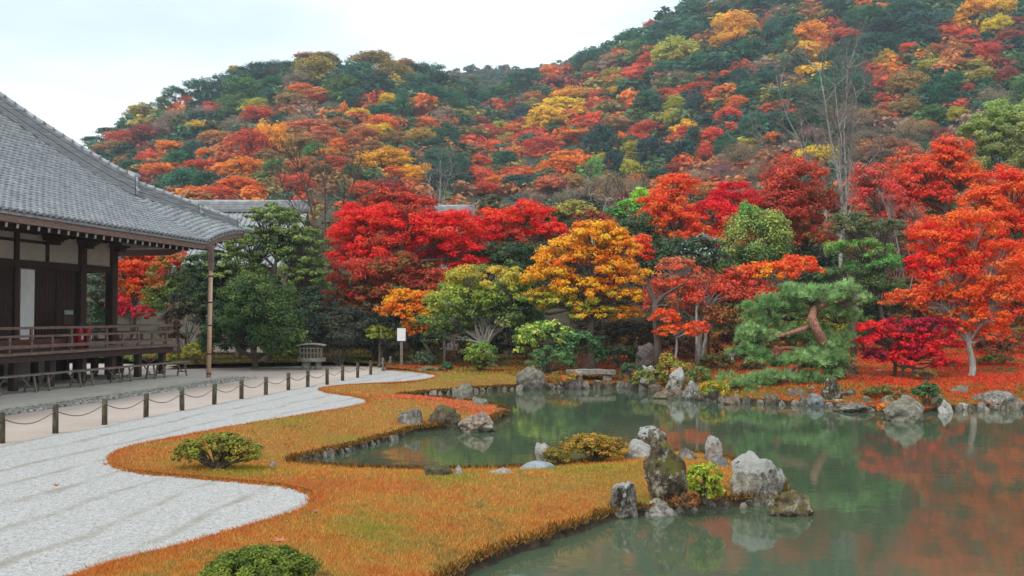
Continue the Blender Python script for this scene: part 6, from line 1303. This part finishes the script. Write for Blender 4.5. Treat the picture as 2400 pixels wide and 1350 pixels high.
for i, (x, y, a, b, c) in enumerate(H):
    if c == 'Y' and a > 20: a *= 1.2; b *= 1.15
    col, kd, cn, nm = HC[c]; ce, sx, sz = crown_xform(x, y, a, b); me, tm = rg.choice(PR[kd]); cl = np.array(lin(col)) * rg.uniform(1.1, 1.6) * np.array([1, rg.uniform(.8, 1.3), rg.uniform(.8, 1.25)])
    o = bpy.data.objects.new(nm, None); C.objects.link(o); o.location = ce; o.rotation_euler = (0, 0, rg.uniform(0, 6.28))
    for kk, vv in T(hlab[i], 'tree').items(): o[kk] = vv
    cr = bpy.data.objects.new('crown', me); C.objects.link(cr); cr.parent = o; cr.scale = (sx, sx, sz); cr.color = (*np.clip(cl, 0, .85), 1)
    tk = bpy.data.objects.new('trunk', tm); C.objects.link(tk); tk.parent = o; tk.scale = (sx, sx, sz)
# undergrowth and smaller trees filling the slopes, one mass
fill = {}
def small_crown(seed, leaf=.33):
    rng = np.random.default_rng(seed); p, n, s, k, cc = lobe_leaves((0, 0, 0), (1, 1, 1), [(1, 1, 1), (.9, .95, .95), (1.1, 1.1, 1)], rng, leaf, .85, .34, .75, .1, .5)
    return leaf_mesh(p, n, s, k, rng)
SC = [small_crown(k) for k in range(5)]; SCF = [small_crown(k, .42) for k in range(5)]
def mass(name, centers, cols, rng, src=None, **props):
    Vs, Qs, Cs, off = [], [], [], 0
    for (c, sx, sz), col in zip(centers, cols):
        v, q, cv = (src or SC)[rng.integers(0, 5)]; a_ = rng.uniform(0, 6.28); R = np.array([[math.cos(a_), -math.sin(a_), 0], [math.sin(a_), math.cos(a_), 0], [0, 0, 1]])
        Vs.append((v @ R.T) * np.array([sx, sx, sz]) + c); Qs.append(q + off); Cs.append(np.clip(cv * np.array(lin(col)) * rng.uniform(1.0, 1.6), 0, .85)); off += len(v)
    return link_mesh(name, np_mesh(name, np.vstack(Vs), quads=np.vstack(Qs), cols=np.vstack(Cs)), M['leaf'], kind='stuff', **props)
rng = np.random.default_rng(9); cen, cl = [], []
hx = np.array([(h[0], h[1]) for h in H])
for gy in np.arange(-230, 600, 24):
    for gx in np.arange(-300, 2760, 46):
        x = gx + rng.uniform(-20, 20); y = gy + rng.uniform(-12, 12)
        if y < ridge(x) - 16 or (y > 500 and rng.random() < .4): continue
        ce, sx, sz = crown_xform(x, y + 4, 30 * rng.uniform(.8, 1.25), 19 * rng.uniform(.8, 1.2)); ce = ce + np.array([0, 3, -.8])
        dd = np.hypot(hx[:, 0] - x, hx[:, 1] - y); j = int(dd.argmin()); cen.append((ce, sx, sz))
        up = (x > 1450 and y < 330) or (x < 1200 and y < ridge(x) + 60)
        if dd[j] < 45 and rng.random() < .45: cl.append(HC[H[j][4]][0])
        elif up: cl.append([(40, 78, 60), (52, 88, 64), (34, 62, 56), (90, 105, 62)][rng.integers(0, 4)])
        else: cl.append([(170, 108, 62), (76, 100, 66), (190, 96, 52), (140, 122, 66), (150, 104, 74), (60, 92, 70)][rng.integers(0, 6)])
mass('hillside_forest', cen, cl, rng)
cen, cl = [], []
for k in range(520):
    px = rng.uniform(850, 1650); pt = np.interp(px, far_sil[:, 0], far_sil[:, 1]); dy = rng.random() ** 1.2 * 130; y = pt + 5 + dy
    D = 540 - dy / 110 * 80; c = PY(px, y, D); s = D / FOC * rng.uniform(7, 13); cen.append((c, s, s * .95)); cl.append([(60, 92, 78), (72, 98, 82), (96, 100, 80), (120, 98, 80), (52, 80, 74)][rng.integers(0, 5)])
mass('far_ridge_forest', cen, cl, rng, SCF)
# belt of trees between the garden and the foot of the hill
cen, cl = [], []
for k in range(380):
    px = rng.uniform(-250, 2700); D = rng.uniform(62, 96); py = rng.uniform(470, 700) if px > 780 else rng.uniform(530, 740)
    c = PY(px, py, D); s = D / FOC * rng.uniform(26, 44); cen.append((c, s, s * .7))
    if px > 2000: cl.append([(150, 90, 60), (110, 110, 70), (90, 100, 65), (180, 70, 50)][rng.integers(0, 4)])
    else: cl.append([(60, 72, 56), (90, 90, 66), (120, 90, 66), (52, 66, 54)][rng.integers(0, 4)])
mass('woodland_belt', cen, cl, rng)

# ---------------------------------------------------------------- haze
hz = MB().box(-420, 520, -70, 700, -2.6, 190).build('haze', None, kind='stuff')
m = bpy.data.materials.new('haze'); m.use_nodes = True; n = m.node_tree; n.nodes.clear(); o_ = n.nodes.new('ShaderNodeOutputMaterial'); pv = n.nodes.new('ShaderNodeVolumePrincipled')
pv.inputs['Color'].default_value = (.80, .93, 1, 1); pv.inputs['Density'].default_value = .00042; pv.inputs['Anisotropy'].default_value = .2
n.links.new(pv.outputs[0], o_.inputs['Volume']); hz.data.materials.append(m)
